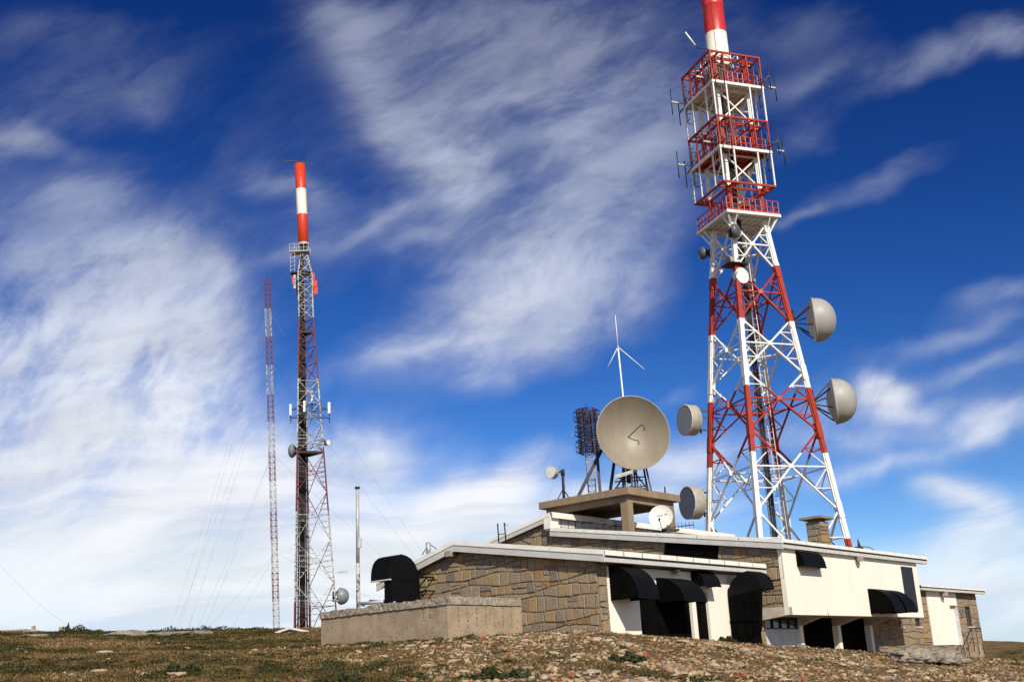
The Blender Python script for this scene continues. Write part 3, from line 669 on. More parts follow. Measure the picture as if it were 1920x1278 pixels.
# stone base and annex
AX = pQ(1846.5, 1225, .3)[0]; za = pQ(1832, 1112, .3)[2]
pj = pQ(1683, 1190, .0)[0]
mb = MB()
wa = [(pQ(1685, 1167, .3)[0], pQ(1692, 1167, .3)[0], pQ(1685, 1175, .3)[2], zb-.1), (pQ(1715, 1160, .3)[0], pQ(1725, 1160, .3)[0], pQ(1720, 1174, .3)[2], pQ(1720, 1159, .3)[2])]
w2 = (pQ(1808, 1140, .3)[0], pQ(1819, 1140, .3)[0], pQ(1815, 1174, .3)[2], pQ(1812, 1137, .3)[2])
pl0, pl1 = pQ(1736, 1106, .22)[0], pQ(1801, 1200, .22)[0]; zp0 = pQ(1749, 1209, .22)[2]; dd0 = pQ(1780, 1134, .22)[0]; dd1 = pQ(1800.5, 1170, .22)[0]; zdd = pQ(1780, 1134, .22)[2]
ops = sorted(wa+[(dd0, dd1, zp0, zdd), w2]); regs = []; cur = p3
def colreg(a, b, z0_, z1_): return [(a, z0_), (b, z0_), (b, z1_), (a, z1_)]
for (a_, b_, z0_, z1_) in ops:
    regs += [colreg(cur, a_, 1.0, za), colreg(a_, b_, 1.0, z0_), colreg(a_, b_, z1_, za)]; cur = b_
regs.append(colreg(cur, AX, 1.0, za))
masonry(mb, regs, gQ(.3), -eQ, 14, h=(.32, .42), w=(.35, .75)); mb.build('annex_wall', ['stone', 'mortar'], bld, attr=True)
mb = MB(); masonry(mb, [[(.3, 1.0), (5, 1.0), (5, za), (.3, za)]], gP(AX), eP, 15); mb.build('annex_end_wall', ['stone', 'mortar'], bld, attr=True)
for a, b, z0_, z1_ in wa+[w2]:
    mb = MB(); mb.pqz(a, b, .42, .44, z0_, z1_); w_ = mb.build('window', 'glass', bld)
    mb = MB(); mb.pqz(a-.001, a+.05, .38, .42, z0_, z1_); mb.pqz(b-.05, b+.001, .38, .42, z0_, z1_); mb.pqz((a+b)/2-.02, (a+b)/2+.02, .385, .42, z0_, z1_); mb.build('frame', 'dark', w_)
    mb = MB(); mb.pqz(a-.08, b+.08, .2, .4, z0_-.08, z0_+.01); mb.build('sill', 'slab_conc', w_)
# annex roof
ar = pQ(1727, 1094, -.15); arr = pQ(1847, 1105.5, -.15)
mb = MB(); zr = (ar[2]+arr[2])/2
mb.prism([W(ar[0], -.1, zr-.03), W(ar[0], 5.4, zr+.5), W(ar[0], 5.4, zr+.36), W(ar[0], -.1, zr-.17)], (arr[0]-ar[0])*eP); r4 = mb.build('roof', 'roof', bld)
eave(r4, -.17, zr, ar[0], arr[0]+.05, n=12, cap=.10, low=.12, gap=.07)
mb = MB(); mb.pqz(ar[0], arr[0], .0, .31, za-.03, za+.06); mb.build('soffit', 'soffit', r4)
# white panel and recessed door of the annex
mb = MB(); mb.pqz(pl0, dd0, .22, .29, zp0, za); mb.pqz(dd0, dd1, .22, .29, zdd, za); mb.build('plaster_panel', 'plaster', bld)
mb = MB(); mb.pqz(dd0, dd1, .46, .5, zp0, zdd); d = mb.build('door', 'plaster', bld)
mb = MB(); mb.pqz(dd0-.002, dd0+.03, .225, .46, zp0, zdd); mb.pqz(dd1-.03, dd1+.002, .225, .46, zp0, zdd); mb.build('reveal', 'plaster_grey', d)  # white reveal coloured grey, the recess shade put into its colour
mb = MB(); mb.tube(W(dd0+.2, .46, zp0+1.0), W(dd0+.2, .40, zp0+1.0), .03); mb.build('handle', 'dark', d)
# entrance steps and black railing
mb = MB(); ld = dd0+.15; le_ = pQ(1839, 1190, -.95)[0]; mb.pqz(ld, le_, -.9, .26, .8, zp0-.02)
for i in range(5): mb.pqz(ld-.3*(i+1), ld-.3*i-.004, -.9+.01*i, .26-.002*i, .8, zp0-.02-.17*(i+1))
mb.build('entrance_steps', 'retain', bld)
st = thing('stair_railing', 'thin black metal railing beside the annex entrance steps', 'railing', W(dd1+1, -1.0, 1.6))
rp = [pQ(*a, -1.0) for a in ((1798, 1229), (1821, 1177), (1838, 1177))]
mb = MB(); P3 = [W(*r) for r in rp]; mb.path(P3, .035, 6); mb.path([p-V(0, 0, .5) for p in P3[:2]], .02, 6); mb.build('handrail', 'dark', st)
for px_, t0 in ((1799, 1228), (1806, 1211), (1813, 1196), (1821, 1178), (1829, 1177), (1838, 1177)):
    a = pQ(px_, t0, -1.0); mb = MB(); mb.tube(W(a[0], a[1], a[2]), W(a[0], a[1], min(a[2]-1.3, 2.2) if px_ < 1825 else a[2]-1.5), .025, n=6); mb.build('post', 'dark', st)
# hoods and shutters on the white front
hood(q2, (1490.6, 1032), (1510, 1060), (1549, 1059), 'black hood at the top left of the white front')
hood(q2, (1626, 1103), (1680, 1146), (1697, 1146.4), 'larger left hood of the overlapping pair low on the white front')
hood(q2-.01, (1648, 1105), (1701, 1146), (1720, 1145), 'right hood of the overlapping pair low on the white front')
for i in (0, 1):
    mb = MB(); w_ = (pbk[0]-pa[0])/2; mb.pqz(pa[0]+i*w_+.01, pa[0]+(i+1)*w_-.01, q2-.05, q2-.003, zpb, pa[2]); mb.build('shutter', 'shutter', bld)
# black louvre panel on the upper gable
bp_ = [pP(*a, L1-.08) for a in ((1247, 1012), (1347, 1017), (1345, 1049), (1245, 1041))]
mb = MB(); mb.prism([W(*b) for b in bp_], eP*.05); lp = mb.build('louvre_panel', 'void', bld)
mb = MB()
for i in range(6):
    f = (i+.5)/6; a = W(*[bp_[0][k]+(bp_[3][k]-bp_[0][k])*f for k in range(3)]); b = W(*[bp_[1][k]+(bp_[2][k]-bp_[1][k])*f for k in range(3)]); mb.bar(a-eP*.015, b-eP*.015, .03)
mb.build('slat', 'black', lp)
# floodlights under the eaves
def flood(px, py, plane, val, s=1, kind='Q'):
    a = pQ(px, py, val) if plane == 'Q' else pP(px, py, val)
    out = -eQ if plane == 'Q' else -eP; al = eP if plane == 'Q' else -eQ
    c = W(*a); mb = MB(); mb.box(c-al*.2*s-eZ*.1*s, al*.3*s, eZ*.22*s, out*.22*s); o = mb.build('floodlight', 'floodbox', bld, bevel=.015)
    mb = MB(); mb.box(c+al*.12*s-eZ*.02*s-out*.0, al*.12*s, eZ*.16*s, out*.14*s); mb.tube(c+al*.12*s, c+al*.12*s-out*.25, .03); mb.build('bracket', 'dark', o)
flood(849, 1038, 'P', -.18, 1.1); flood(1268, 1072, 'Q', -.2, .8); flood(1610, 1048, 'Q', q2-.15, 1.0); flood(1769, 1113.5, 'Q', .05, 1.1)
# conduits down the walls
mb = MB(); a = pP(1463.5, 1030, L1-.04); mb.path([W(*a), W(a[0], a[1], a[2]-1.2), W(a[0], a[1]+.9, a[2]-1.35)], .02); a = pQ(1150, 1058, -.05); mb.path([W(.6, -.06, zsw-.08), W(L1, -.06, zsw-.08)], .025); mb.build('conduit', 'dark', bld)
# chimney
cc = pP(1541, 1015, 20.5)
ch0 = pQ(1557, 1015, cc[1])[0]; chq = pP(1515, 1013, 20.5)[1]; czt = pP(1541, 975, 20.5)[2]
mb = MB(); masonry(mb, [[(cc[1], cc[2]-1.2), (chq, cc[2]-1.2), (chq, czt), (cc[1], czt)]], gP(20.5), -eP, 16, h=(.33, .42), w=(.4, .8), rough=.02)
masonry(mb, [[(20.5, cc[2]-1.2), (ch0, cc[2]-1.2), (ch0, czt), (20.5, czt)]], gQ(cc[1]), -eQ, 17, h=(.33, .42), w=(.4, .8), rough=.02)
mb.pqz(20.6, ch0-.02, cc[1]+.2, chq-.02, cc[2]-1.2, czt-.01, 1)
chm = mb.build('chimney', ['stone', 'mortar'], bld, attr=True)
mb = MB(); mb.pqz(20.25, ch0+.25, cc[1]-.25, chq+.25, czt+.12, czt+.24); mb.build('cap', 'concrete', chm)
mb = MB(); mb.pqz(20.6, ch0-.1, cc[1]+.1, chq-.1, czt-.02, czt+.12); mb.build('flue_gap', 'soffit', chm)

# ------------------------------------------------------------------ retaining wall
qR = pP(979, 1150, -.02)[1]; pR = pQ(839, 1150, qR)[0]; qE = pP(602, 1165, pR)[1]
ztp = pQ(838, 1117.5, qR)[2]; zcb = pQ(838, 1132, qR)[2]
rw = thing('retaining_wall', 'rough concrete retaining wall with broken coping below the front gable', 'wall', W(pR, qR, 3))
mb = MB(); mb.pqz(pR, -.05, qR, qR+.35, 2.2, zcb); mb.pqz(pR, pR+.35, qR+.35, qE, 2.4, zcb); mb.build('wall', 'retain', rw)
mb = MB(); q_ = random.Random(4)
for k in range(7):                          # pitted formwork joints
    pp_ = pR+.55+k*(-.05-pR-.7)/7
    for j in range(9):
        z_ = zcb-.12-j*.085+q_.uniform(-.03, .03); w_ = q_.uniform(.008, .026); mb.pqz(pp_+q_.uniform(-.03, .03), pp_+w_+.03, qR-.006, qR+.02, z_, z_+q_.uniform(.02, .06))
    qq_ = qR+.5+k*.33
    for j in range(4 if k < 3 else 0):
        z_ = zcb-.12-j*.09+q_.uniform(-.03, .03); mb.pqz(pR-.006, pR+.02, qq_+q_.uniform(-.03, .03), qq_+q_.uniform(.045, .07), z_, z_+q_.uniform(.02, .05))
mb.build('formwork_pits', 'soffit', rw)
mb = MB()
s_ = pR-.06
def cop(o, a, b, c):
    o_, a_, b_, c_ = map(np.asarray, (o, a, b, c)); n = 5; jit = lambda: V(q_.uniform(-.02, .02), q_.uniform(-.02, .02), q_.uniform(-.035, .02))
    vs = []
    for i in range(n+1):
        for (u, w) in ((0, 0), (0, .5), (0, 1), (1, 1), (1, 0)): vs.append(o_+a_*i/n+b_*u+c_*w+jit()*(1 if w > 0 else .5))
    fs = []
    for i in range(n):
        for k in range(5): k2 = (k+1) % 5; fs.append([i*5+k, i*5+k2, i*5+5+k2, i*5+5+k])
    fs += [[0, 1, 2, 3, 4][::-1], [n*5+k for k in range(5)]]
    if np.dot(np.cross(a_, b_), c_) > 0: fs = [f[::-1] for f in fs]
    mb.add(vs, fs)
while s_ < -.15:
    L_ = min(q_.uniform(1.2, 1.8), -.08-s_); cop(W(s_, qR-.05, zcb+.004), eP*L_, eQ*.46, eZ*(ztp-zcb+q_.uniform(-.02, .02))); s_ += L_+.008
s_ = qR+.42
while s_ < qE-.15:
    L_ = min(q_.uniform(.55, 1.1), qE+.05-s_); cop(W(pR-.06, s_, zcb+.004+q_.uniform(-.015, .015)), eQ*(L_-.02), eP*.46, eZ*(ztp-zcb+q_.uniform(-.04, .03))); s_ += L_
mb.build('coping', 'coping', rw)
# pipes lying behind the wall top
pg = MB(); a = atY(677, 1131, 47); b = atY(722, 1127, 46.5); pg.tube(a, b, .07, n=10); a2 = atY(694, 1126, 47.4); b2 = atY(740, 1129, 46); pg.tube(a2, b2, .06, n=10); pg.tube(atY(681, 1136, 47), atY(681, 1128, 47), .07); pg.tube(atY(716, 1140, 46.6), atY(716, 1126, 46.6), .05)
solo(pg, 'pipe_rail', 'galv', 'low grey pipe rail behind the retaining wall top', 'railing')

# ------------------------------------------------------------------ rooftop platform
pc0 = 13.0; cA = pP(1177, 911.5, pc0); qa = cA[1]; zT = cA[2]; zB = pP(1177, 925.6, pc0)[2]; qb = pP(1009.5, 941.3, pc0)[1]; pc1 = pQ(1275, 927.7, qa)[0]
pf = thing('roof_platform', 'brown concrete platform on columns standing on the roof under the big dish', 'platform', W(15, 9, 9))
mb = MB(); mb.pqz(pc0, pc1, qa, qb, zB, zT); mb.build('slab', 'concrete', pf, bevel=.02)
mb = MB(); bd = .32; i_ = .28
mb.pqz(pc0+i_, pc1-i_, qa+i_, qa+i_+.3, zB-bd, zB-.003); mb.pqz(pc0+i_, pc1-i_, qb-i_-.3, qb-i_, zB-bd, zB-.003); mb.pqz(pc0+i_+.003, pc0+i_+.3, qa+i_+.3, qb-i_-.3, zB-bd-.002, zB-.004); mb.pqz(pc1-i_-.3, pc1-i_-.003, qa+i_+.3, qb-i_-.3, zB-bd-.002, zB-.004); mb.build('beam', 'concrete', pf)
cw = .46
for (a, b) in ((pc0+i_-.01, qa+i_-.01), (pc1-i_-cw+.01, qa+i_-.01), (pc0+i_-.01, qb-i_-cw), (pc1-i_-cw+.01, qb-i_-cw)):
    mb = MB(); mb.pqz(a, a+cw, b, b+cw, zB-2.6 if b < 10 else zB-.9, zB-bd+.0 if False else zB-bd); mb.build('column', 'concrete', pf, bevel=.015)

# ------------------------------------------------------------------ dishes
def hvec(azd, el=0): a, e = math.radians(azd), math.radians(el); return V(math.sin(a)*math.cos(e), math.cos(a)*math.cos(e), math.sin(e))
def mountpipe(mb, c, d, back, toward, h):
    """vertical pipe behind the dish, struts to its back and two arms to what carries it"""
    pp = c-unit(d)*back; mb.tube(pp-eZ*h, pp+eZ*h, .075, n=8)
    for s_ in (-.75, .75): mb.bar(pp+eZ*h*s_, toward+eZ*h*s_, .11)
    return pp
def dome_dish(label, c, az, R, depth, toward, mat='radome', el=0, group=None, backd=.30, emblem=False, cat='dish'):
    d = hvec(az, el); root = thing('radome_dish', label, cat, c-d*R*1.1, group)
    n = 14; mb = MB(); mb.lathe(c, d, [(R*math.cos(t), depth*math.sin(t)**.9) for t in np.linspace(0, math.pi/2-.0001, n)][:-1]+[(0, depth)], 48); rd = mb.build('radome', mat, root)
    mb = MB(); mb.lathe(c, d, [(R*1.0, .0), (R*1.03, 0), (R*1.03, -R*.09), (R*.99, -R*.1)], 48); mb.build('rim', mat, root)
    mb = MB(); mb.lathe(c, d, [(R*.99*math.sqrt(k), -R*.1-backd*R*(1-k)) for k in np.linspace(1, 0.02, 9)]+[(0, -R*.1-backd*R)], 48); mb.build('reflector_back', mat, root)
    mb = MB(); x, y, dd = frame(d); pp = mountpipe(mb, c, d, R*.95, toward, R*.62)
    for k in range(6):
        a = k*math.pi/3+.5; e = c-d*R*.2+(x*math.cos(a)+y*math.sin(a))*R*.86; f = pp+(x*math.cos(a)+y*math.sin(a))*R*.2+d*.1; mb.bar(f, e, .085)
    for k in range(6):
        a, b = k*math.pi/3+.5, (k+1)*math.pi/3+.5; mb.bar(pp+(x*math.cos(a)+y*math.sin(a))*R*.2+d*.1, pp+(x*math.cos(b)+y*math.sin(b))*R*.2+d*.1, .05)
        mb.bar(pp+(x*math.cos(a)+y*math.sin(a))*R*.2+d*.1, pp+eZ*R*.5*(1 if math.sin(a) > 0 else -1), .05)
    mb.build('mount', 'dark', root)
    if emblem:
        mb = MB(); e = c+d*depth*.62+x*R*.55-y*R*.0; mb.tube(c+d*depth*.80+x*R*.48, c+d*depth*.86+x*R*.50, R*.1, n=12); mb.build('emblem', 'redink', root)
    return root
def drum_dish(label, c, az, R, depth, toward, mats=('shroud', 'face_gr'), el=0, group=None, box=True, pipe=True, mountmat='dark'):
    d = hvec(az, el); root = thing('drum_antenna', label, 'antenna', c-d*depth, group)
    mb = MB(); mb.lathe(c, d, [(R*.97, .0), (R*1.02, .0), (R*1.02, -.07*R), (R, -.08*R), (R, -depth), (R*.97, -depth)], 44); mb.build('shroud', mats[0], root)
    mb = MB(); mb.lathe(c, d, [(R*.975, -.012), (R*.5, -.006), (0, -.004)], 44); mb.build('radome', mats[1], root)
    mb = MB(); mb.lathe(c, d, [(R*.97, -depth+.005), (R*.8, -depth-.16*R), (R*.45, -depth-.3*R), (0.12, -depth-.36*R), (0, -depth-.36*R)], 44); mb.build('reflector_back', mats[0], root)
    mb = MB(); x, y, dd = frame(d)
    if box:
        for k in range(20):
            a = k*math.pi/10; e = c+(x*math.cos(a)+y*math.sin(a))*R*1.02-d*.05*R; mb.box(e-V(.02, .02, .02), V(.05, 0, 0), V(0, .05, 0), V(0, 0, .05))
        mb.build('clamp', 'galv', root)
        mb = MB()
    if pipe:
        pp = mountpipe(mb, c-d*depth, d, R*.42, toward, R*.85); mb.bar(pp+eZ*R*.4, c-d*(depth+.25*R)+eZ*R*.4, .1); mb.bar(pp-eZ*R*.4, c-d*(depth+.25*R)-eZ*R*.4, .1)
        mb.bar(pp+eZ*R*.25, toward+unit(toward-pp)*.9+eZ*R*.1, .05); mb.build('mount', mountmat, root)
    return root

# ------------------------------------------------------------------ the large lattice tower
TC = V(17.65, 80, 0); PH = math.radians(69.4); tf = V(math.sin(PH), math.cos(PH), 0); tg = V(-math.cos(PH), math.sin(PH), 0)
SG = {'F': (-1, -1), 'R': (1, -1), 'B': (1, 1), 'L': (-1, 1)}; ORD = 'FRBL'
def tc(k, a, z): s_ = SG[k]; return TC+a*(s_[0]*tf+s_[1]*tg)+z*eZ
la = lambda z: 1.42+.0845*(33.9-z)
BANDS = [(-5, 9.95, 1), (9.95, 15.95, 0), (15.95, 20.75, 1), (20.75, 25.8, 0), (25.8, 30.23, 1), (30.23, 34.3, 0), (34.3, 36.6, 1), (36.6, 39.2, 0), (39.2, 41.96, 1), (41.96, 44.7, 0), (44.7, 60, 1)]
def banded(mb, a, b, w, bands=BANDS, kind='bar', **kw):
    if a[2] > b[2]: a, b = b, a
    for z0_, z1_, mi in bands:
        lo, hi = max(a[2], z0_), min(b[2], z1_)
        if b[2]-a[2] < 1e-3:
            if z0_ <= a[2] < z1_: mb.bar(a, b, w, mi=mi, **kw)
            continue
        if hi-lo > 1e-4:
            A = a+(b-a)*(lo-a[2])/(b[2]-a[2]); B = a+(b-a)*(hi-a[2])/(b[2]-a[2])
            if kind == 'bar': mb.bar(A, B, w, mi=mi, **kw)
            else: mb.tube(A, B, w/2, n=8, mi=mi)
tw = thing('lattice_tower', 'tall red and white lattice tower with square galleries and a red cylinder top', 'tower', TC+V(0, 0, 3))
zfoot = float(tz(TC[0], TC[1]))-.3
for k in ORD:
    mb = MB(); banded(mb, tc(k, la(zfoot), zfoot), tc(k, la(33.95), 33.95), .30, up=tf)
    s_ = SG[k]
    for off in (tf*-s_[0], tg*-s_[1]):        # flange lips that make the leg read as rolled sections
        banded(mb, tc(k, la(zfoot), zfoot)+off*.2, tc(k, la(33.9), 33.9)+off*.17, .11, up=tf)
    for z in (33.5, 29.9, 25.9, 21.9, 17.6, 11.95):
        banded(mb, tc(k, la(z+.55)-.04, z+.55), tc(k, la(z-.55)-.04, z-.55), .42, up=tf)
    mb.build('leg', ['white', 'red'], tw)
nodes = [33.6, 29.9, 25.9, 21.9, 17.6, 11.95, 3.6]
for i in range(4):
    a, b = ORD[i], ORD[(i+1) % 4]; mb = MB()
    for zt_, zb_ in zip(nodes[:-1], nodes[1:]):
        at_, ab = la(zt_)-.06, la(zb_)-.06; t = at_/(at_+ab); zx = zt_+(zb_-zt_)*t
        A, B, C_, D = tc(a, at_, zt_), tc(b, at_, zt_), tc(a, ab, zb_), tc(b, ab, zb_)
        banded(mb, A, D, .115); banded(mb, B, C_, .115)
        ax = la(zx)-.06; E, F_ = tc(a, ax, zx), tc(b, ax, zx); banded(mb, E, F_, .10)
        X = (E+F_)/2
        mb.box(X-V(.16, .16, .16), V(.32, 0, 0), V(0, .32, 0), V(0, 0, .32), 0 if any(z0_ <= zx < z1_ and mi == 0 for z0_, z1_, mi in BANDS) else 1)
        for Cn, Eg in ((A, E), (B, F_), (C_, E), (D, F_)):
            m_ = (Cn+X)/2; fr = (m_[2]-Eg[2])/(Cn[2]-Eg[2]); leg = Eg+(Cn-Eg)*fr
            banded(mb, m_, leg, .065); banded(mb, m_, Eg, .065)
    mb.build('bracing', ['white', 'red'], tw)
mb = MB()
for zt_, zb_ in zip(nodes[:-2], nodes[1:-1]):
    at_, ab = la(zt_), la(zb_); zx = zt_+(zb_-zt_)*at_/(at_+ab); ax = la(zx)-.06
    mids = [(tc(ORD[i], ax, zx)+tc(ORD[(i+1) % 4], ax, zx))/2 for i in range(4)]
    for i in range(4): banded(mb, mids[i]-eZ*.06, mids[(i+1) % 4]-eZ*.06, .09)
    banded(mb, mids[0]-eZ*.1, mids[2]-eZ*.1, .07)
mb.build('plan_bracing', ['white', 'red'], tw)
# cable ladder, cables and caged climbing ladder
def onaxis(fx, gx_, z): return TC+fx*tf+gx_*tg+z*eZ
mb = MB(); cab = MB()
for z0_, z1_ in zip(np.arange(zfoot, 46, 3.0), np.arange(zfoot+3, 49, 3.0)):
    z1_ = min(z1_, 47)
    k0, k1 = (-.42*la(z) if z < 33.9 else -.55 for z in (z0_, z1_))
    g0_, g1_ = (-.62*la(z) if z < 33.9 else -.8 for z in (z0_, z1_))
    for o in (-.25, .25): mb.bar(onaxis(k0+o, g0_, z0_), onaxis(k1+o, g1_, z1_), .06)
    for j in range(5): f = j/5; mb.bar(onaxis(k0+(k1-k0)*f-.25, g0_+(g1_-g0_)*f, z0_+(z1_-z0_)*f), onaxis(k0+(k1-k0)*f+.25, g0_+(g1_-g0_)*f, z0_+(z1_-z0_)*f), .045)
    for o in (-.17, -.08, .02, .11, .19):
        if z1_ > 40 and o > 0: continue
        cab.tube(onaxis(k0+o, g0_-.06, z0_), onaxis(k1+o, g1_-.06, z1_), .038, n=6)
mb.build('cable_ladder', 'dark', tw); cab.build('cable', 'cable', tw)
mb = MB()
for o in (-.2, .2): mb.bar(onaxis(.45+o, -.9, zfoot), onaxis(.0+o, -.4, 33.8), .05)
for z in np.arange(zfoot+1, 33.5, .45):
    f = (z-zfoot)/(33.8-zfoot); c = onaxis(.45-.45*f, -.9+.5*f, z); mb.bar(c-tf*.2, c+tf*.2, .03)
    if int(z*2) % 2 == 0:
        ring = [c+tf*.36*math.cos(t)+tg*(.36-.36*math.sin(t)*-1) for t in np.linspace(0, math.pi, 7)]; mb.path(ring, .014, 4)
mb.build('ladder', 'galv', tw)
# main platform
def ringbeam(mb, a, z, w, h, mi=0, ext=0):
    for i in range(4):
        A, B = tc(ORD[i], a, z), tc(ORD[(i+1) % 4], a, z); d = unit(B-A); mb.bar(A-d*w/2*.98, B+d*w/2*.98-d*w*.96, w, h, mi)
def floor_(name, a, z, under, mats, inner=.75):
    mb = MB(); th_ = .22; ringbeam(mb, a, z+th_/2, .14, th_, 0); pl = mb.build(name, mats, tw)
    mb = MB()
    n = 9
    for i in range(n):
        s_ = -a+2*a*(i+.5)/n
        mb.bar(TC+s_*tf-(a-.08)*tg+(z+.09)*eZ, TC+s_*tf+(a-.08)*tg+(z+.09)*eZ, .14 if i % 2 else .20, .06, 0)
    for i in range(3):
        s_ = -a+2*a*(i+.5)/3; mb.bar(TC-(a-.08)*tf+s_*tg+(z+.03)*eZ, TC+(a-.08)*tf+s_*tg+(z+.03)*eZ, .12, .12, 0)
    mb.build('grating', [under], pl)
    mb = MB(); mb.box(tc('F', a-.1, z+.135), tf*2*(a-.1), tg*2*(a-.1), eZ*.02); mb.build('deck', [under], pl)
    return pl
def railing(par, a, z, h=1.0, mat='red', nb=9):
    mb = MB()
    for i in range(4):
        A, B = tc(ORD[i], a, z), tc(ORD[(i+1) % 4], a, z)
        for hh in (h, h*.5): mb.bar(A+eZ*hh, B+eZ*hh, .06)
        mb.bar(A+eZ*.1, B+eZ*.1, .03, .18)
        for j in range(nb): p = A+(B-A)*j/nb; mb.bar(p, p+eZ*h, .05)
    mb.build('railing', mat, par)
plm = floor_('platform', 2.24, 34.0, 'white', ['white']); railing(plm, 2.22, 34.22, 1.05)
for k in ORD:
    mb = MB(); s_ = SG[k]
    for o in (tf*s_[0], tg*s_[1]): mb.bar(tc(k, 1.42, 33.0), tc(k, 1.40, 33.98)+o*.8, .1)
    mb.bar(tc(k, 1.44, 32.6), tc(k, 2.1, 33.98), .12); mb.build('bracket', 'white', plm)
# inner columns and bracing of the upper part
ai = 1.40
for k in ORD:
    mb = MB(); banded(mb, tc(k, ai, 34.2), tc(k, ai, 47.6), .22, up=tf)
    for o in (tf*-SG[k][0], tg*-SG[k][1]): banded(mb, tc(k, ai, 34.2)+o*.17, tc(k, ai, 47.6)+o*.17, .09, up=tf)
    mb.build('inner_column', ['white', 'red'], tw)
lev = [34.2, 36.53, 39.26, 41.96, 44.76, 47.5]
mb = MB()
for z0_, z1_ in zip(lev[:-1], lev[1:]):
    for i in range(4):
        a, b = ORD[i], ORD[(i+1) % 4]; A, B, C_, D = tc(a, ai, z0_+.1), tc(b, ai, z0_+.1), tc(a, ai, z1_-.1), tc(b, ai, z1_-.1); X = (A+D)/2
        banded(mb, A, D, .10); banded(mb, B, C_, .10); banded(mb, C_, D, .11)
mb.build('bracing', ['white', 'red'], tw)
# open ring, two galleries with cages
ao = 2.2
mb = MB(); ringbeam(mb, ao, 36.53, .13, .14, 1)
for k in ORD:
    mb.bar(tc(k, ai, 36.50), tc(k, ao, 36.50), .13, mi=1)
for i in range(4):
    A, B = tc(ORD[i], ai, 36.48), tc(ORD[(i+1) % 4], ai, 36.48); A2, B2 = tc(ORD[i], ao, 36.48), tc(ORD[(i+1) % 4], ao, 36.48)
    d = unit(B-A); mb.bar(A-d*.8, B+d*.8, .11, mi=1)
    mb.bar(A, B2*.3+A2*.7, .07, mi=1)
mb.build('ring_frame', ['white', 'red'], tw)
FR = (0, .26, .73)
def outer_cols(z0_, z1_, mi):
    mb = MB()
    for i in range(4):
        A, B = tc(ORD[i], ao, 0), tc(ORD[(i+1) % 4], ao, 0)
        for f in FR: p = A+(B-A)*f; mb = MB(); mb.bar(p+eZ*z0_, p+eZ*z1_, .11, mi=0, up=tf); mb.build('post', ['red' if mi else 'white'], tw)
outer_cols(36.6, 39.26, 0); outer_cols(39.48, 41.96, 1); outer_cols(41.96, 44.76, 0); outer_cols(44.98, 47.5, 1)
for z, und in ((39.26, 'red'), (44.76, 'white')):
    fl = floor_('gallery', ao+.02, z, und, ['white']); railing(fl, ao-.22, z+.22, 1.05)
for z in (41.96, 47.5):
    mb = MB(); ringbeam(mb, ao, z, .13, .14); ringbeam(mb, ai, z, .12, .14)
    for i in range(4):
        A, B = tc(ORD[i], ai, z-.02), tc(ORD[(i+1) % 4], ai, z-.02); d = unit(B-A); mb.bar(A-d*.8, B+d*.8, .12)
        for f in (.26, .73): P_ = tc(ORD[i], ao, z-.03)+(tc(ORD[(i+1) % 4], ao, z-.03)-tc(ORD[i], ao, z-.03))*f; mb.bar(P_, TC+(P_-TC)*V(.3, .3, 0)+eZ*(z-.03), .1)
    mb.build('cage_ring', 'red', tw)
# dipole antennas round the galleries
for z in (39.7, 45.15):
    for i in range(4):
        A, B = tc(ORD[i], ao, z), tc(ORD[(i+1) % 4], ao, z); out = unit(np.cross(B-A, eZ)); out = out if out@(A+B-2*TC-2*z*eZ) > 0 else -out
        for f in (.04, .96):
            p = A+(B-A)*f; e = p+out*1.3; mb = MB()
            mb.bar(p, p+out*.75, .06, mi=1); mb.bar(p+out*.7, e, .13, mi=0); mb.tube(e-eZ*1.15, e+eZ*1.15, .042, n=6, mi=1); mb.bar(p+eZ*.55, p+out*.6, .035, mi=1)
            q_ = p+unit(B-A)*(.5 if f < .5 else -.5); pp_ = p+out*.07; qq = q_+out*.07
            for s_ in (pp_, qq): mb.bar(s_-eZ*1.6, s_+eZ*1.35, .042, mi=1)
            for h_ in (-1.6, -.7, .3, 1.35): mb.bar(pp_+eZ*h_, qq+eZ*h_, .042, mi=1)
            mb.build('dipole_antenna', ['whitef', 'dark'], tw)
# upper stub and cylinder
mb = MB(); ringbeam(mb, 1.05, 48.35, .06, .06)
for k in ORD: mb.bar(tc(k, 1.05, 47.5), tc(k, 1.05, 48.35), .07)
for i in range(4):
    for f in (.35, .7): p = tc(ORD[i], 1.05, 47.5)+(tc(ORD[(i+1) % 4], 1.05, 47.5)-tc(ORD[i], 1.05, 47.5))*f; mb.bar(p, p+eZ*.85, .06)
mb.build('top_railing', 'white', tw)
cb = TC+eZ*47.7; rc = .86
zwh = (atY(1341, 66, 80))[2]
mb = MB(); mb.lathe(TC, eZ, [(rc, 47.4), (rc*1.03, 47.4), (rc*1.03, 47.7), (rc, 47.7), (rc, zwh)], 40, 0)
zz = zwh; hs = 2.55
while zz < 66:
    mi = 1 if (zz-zwh) < 7.5 or (zz-zwh) > 12.6 else 0
    mb.lathe(TC, eZ, [(rc, zz), (rc, zz+hs-.05), (rc*1.012, zz+hs-.04), (rc*1.012, zz+hs)], 40, mi); zz += hs
mb.lathe(TC, eZ, [(rc, zz), (0, zz+.1)], 40, 1)
cyl = mb.build('antenna_cylinder', ['cylwhite', 'cylred'], tw)
mb = MB(); dv = unit(V(-.35, -1, 0)); mb.bar(TC+dv*(rc+.008)+eZ*47.8, TC+dv*(rc+.008)+eZ*66, .03); mb.build('seam', 'rustbrown', cyl)
wh = MB(); a, b, c = atY(1285, 61, 78.8), atY(1304, 86, 78.8), atY(1309, 91.5, 78.8); e = tc('F', 2.2, 47.6)
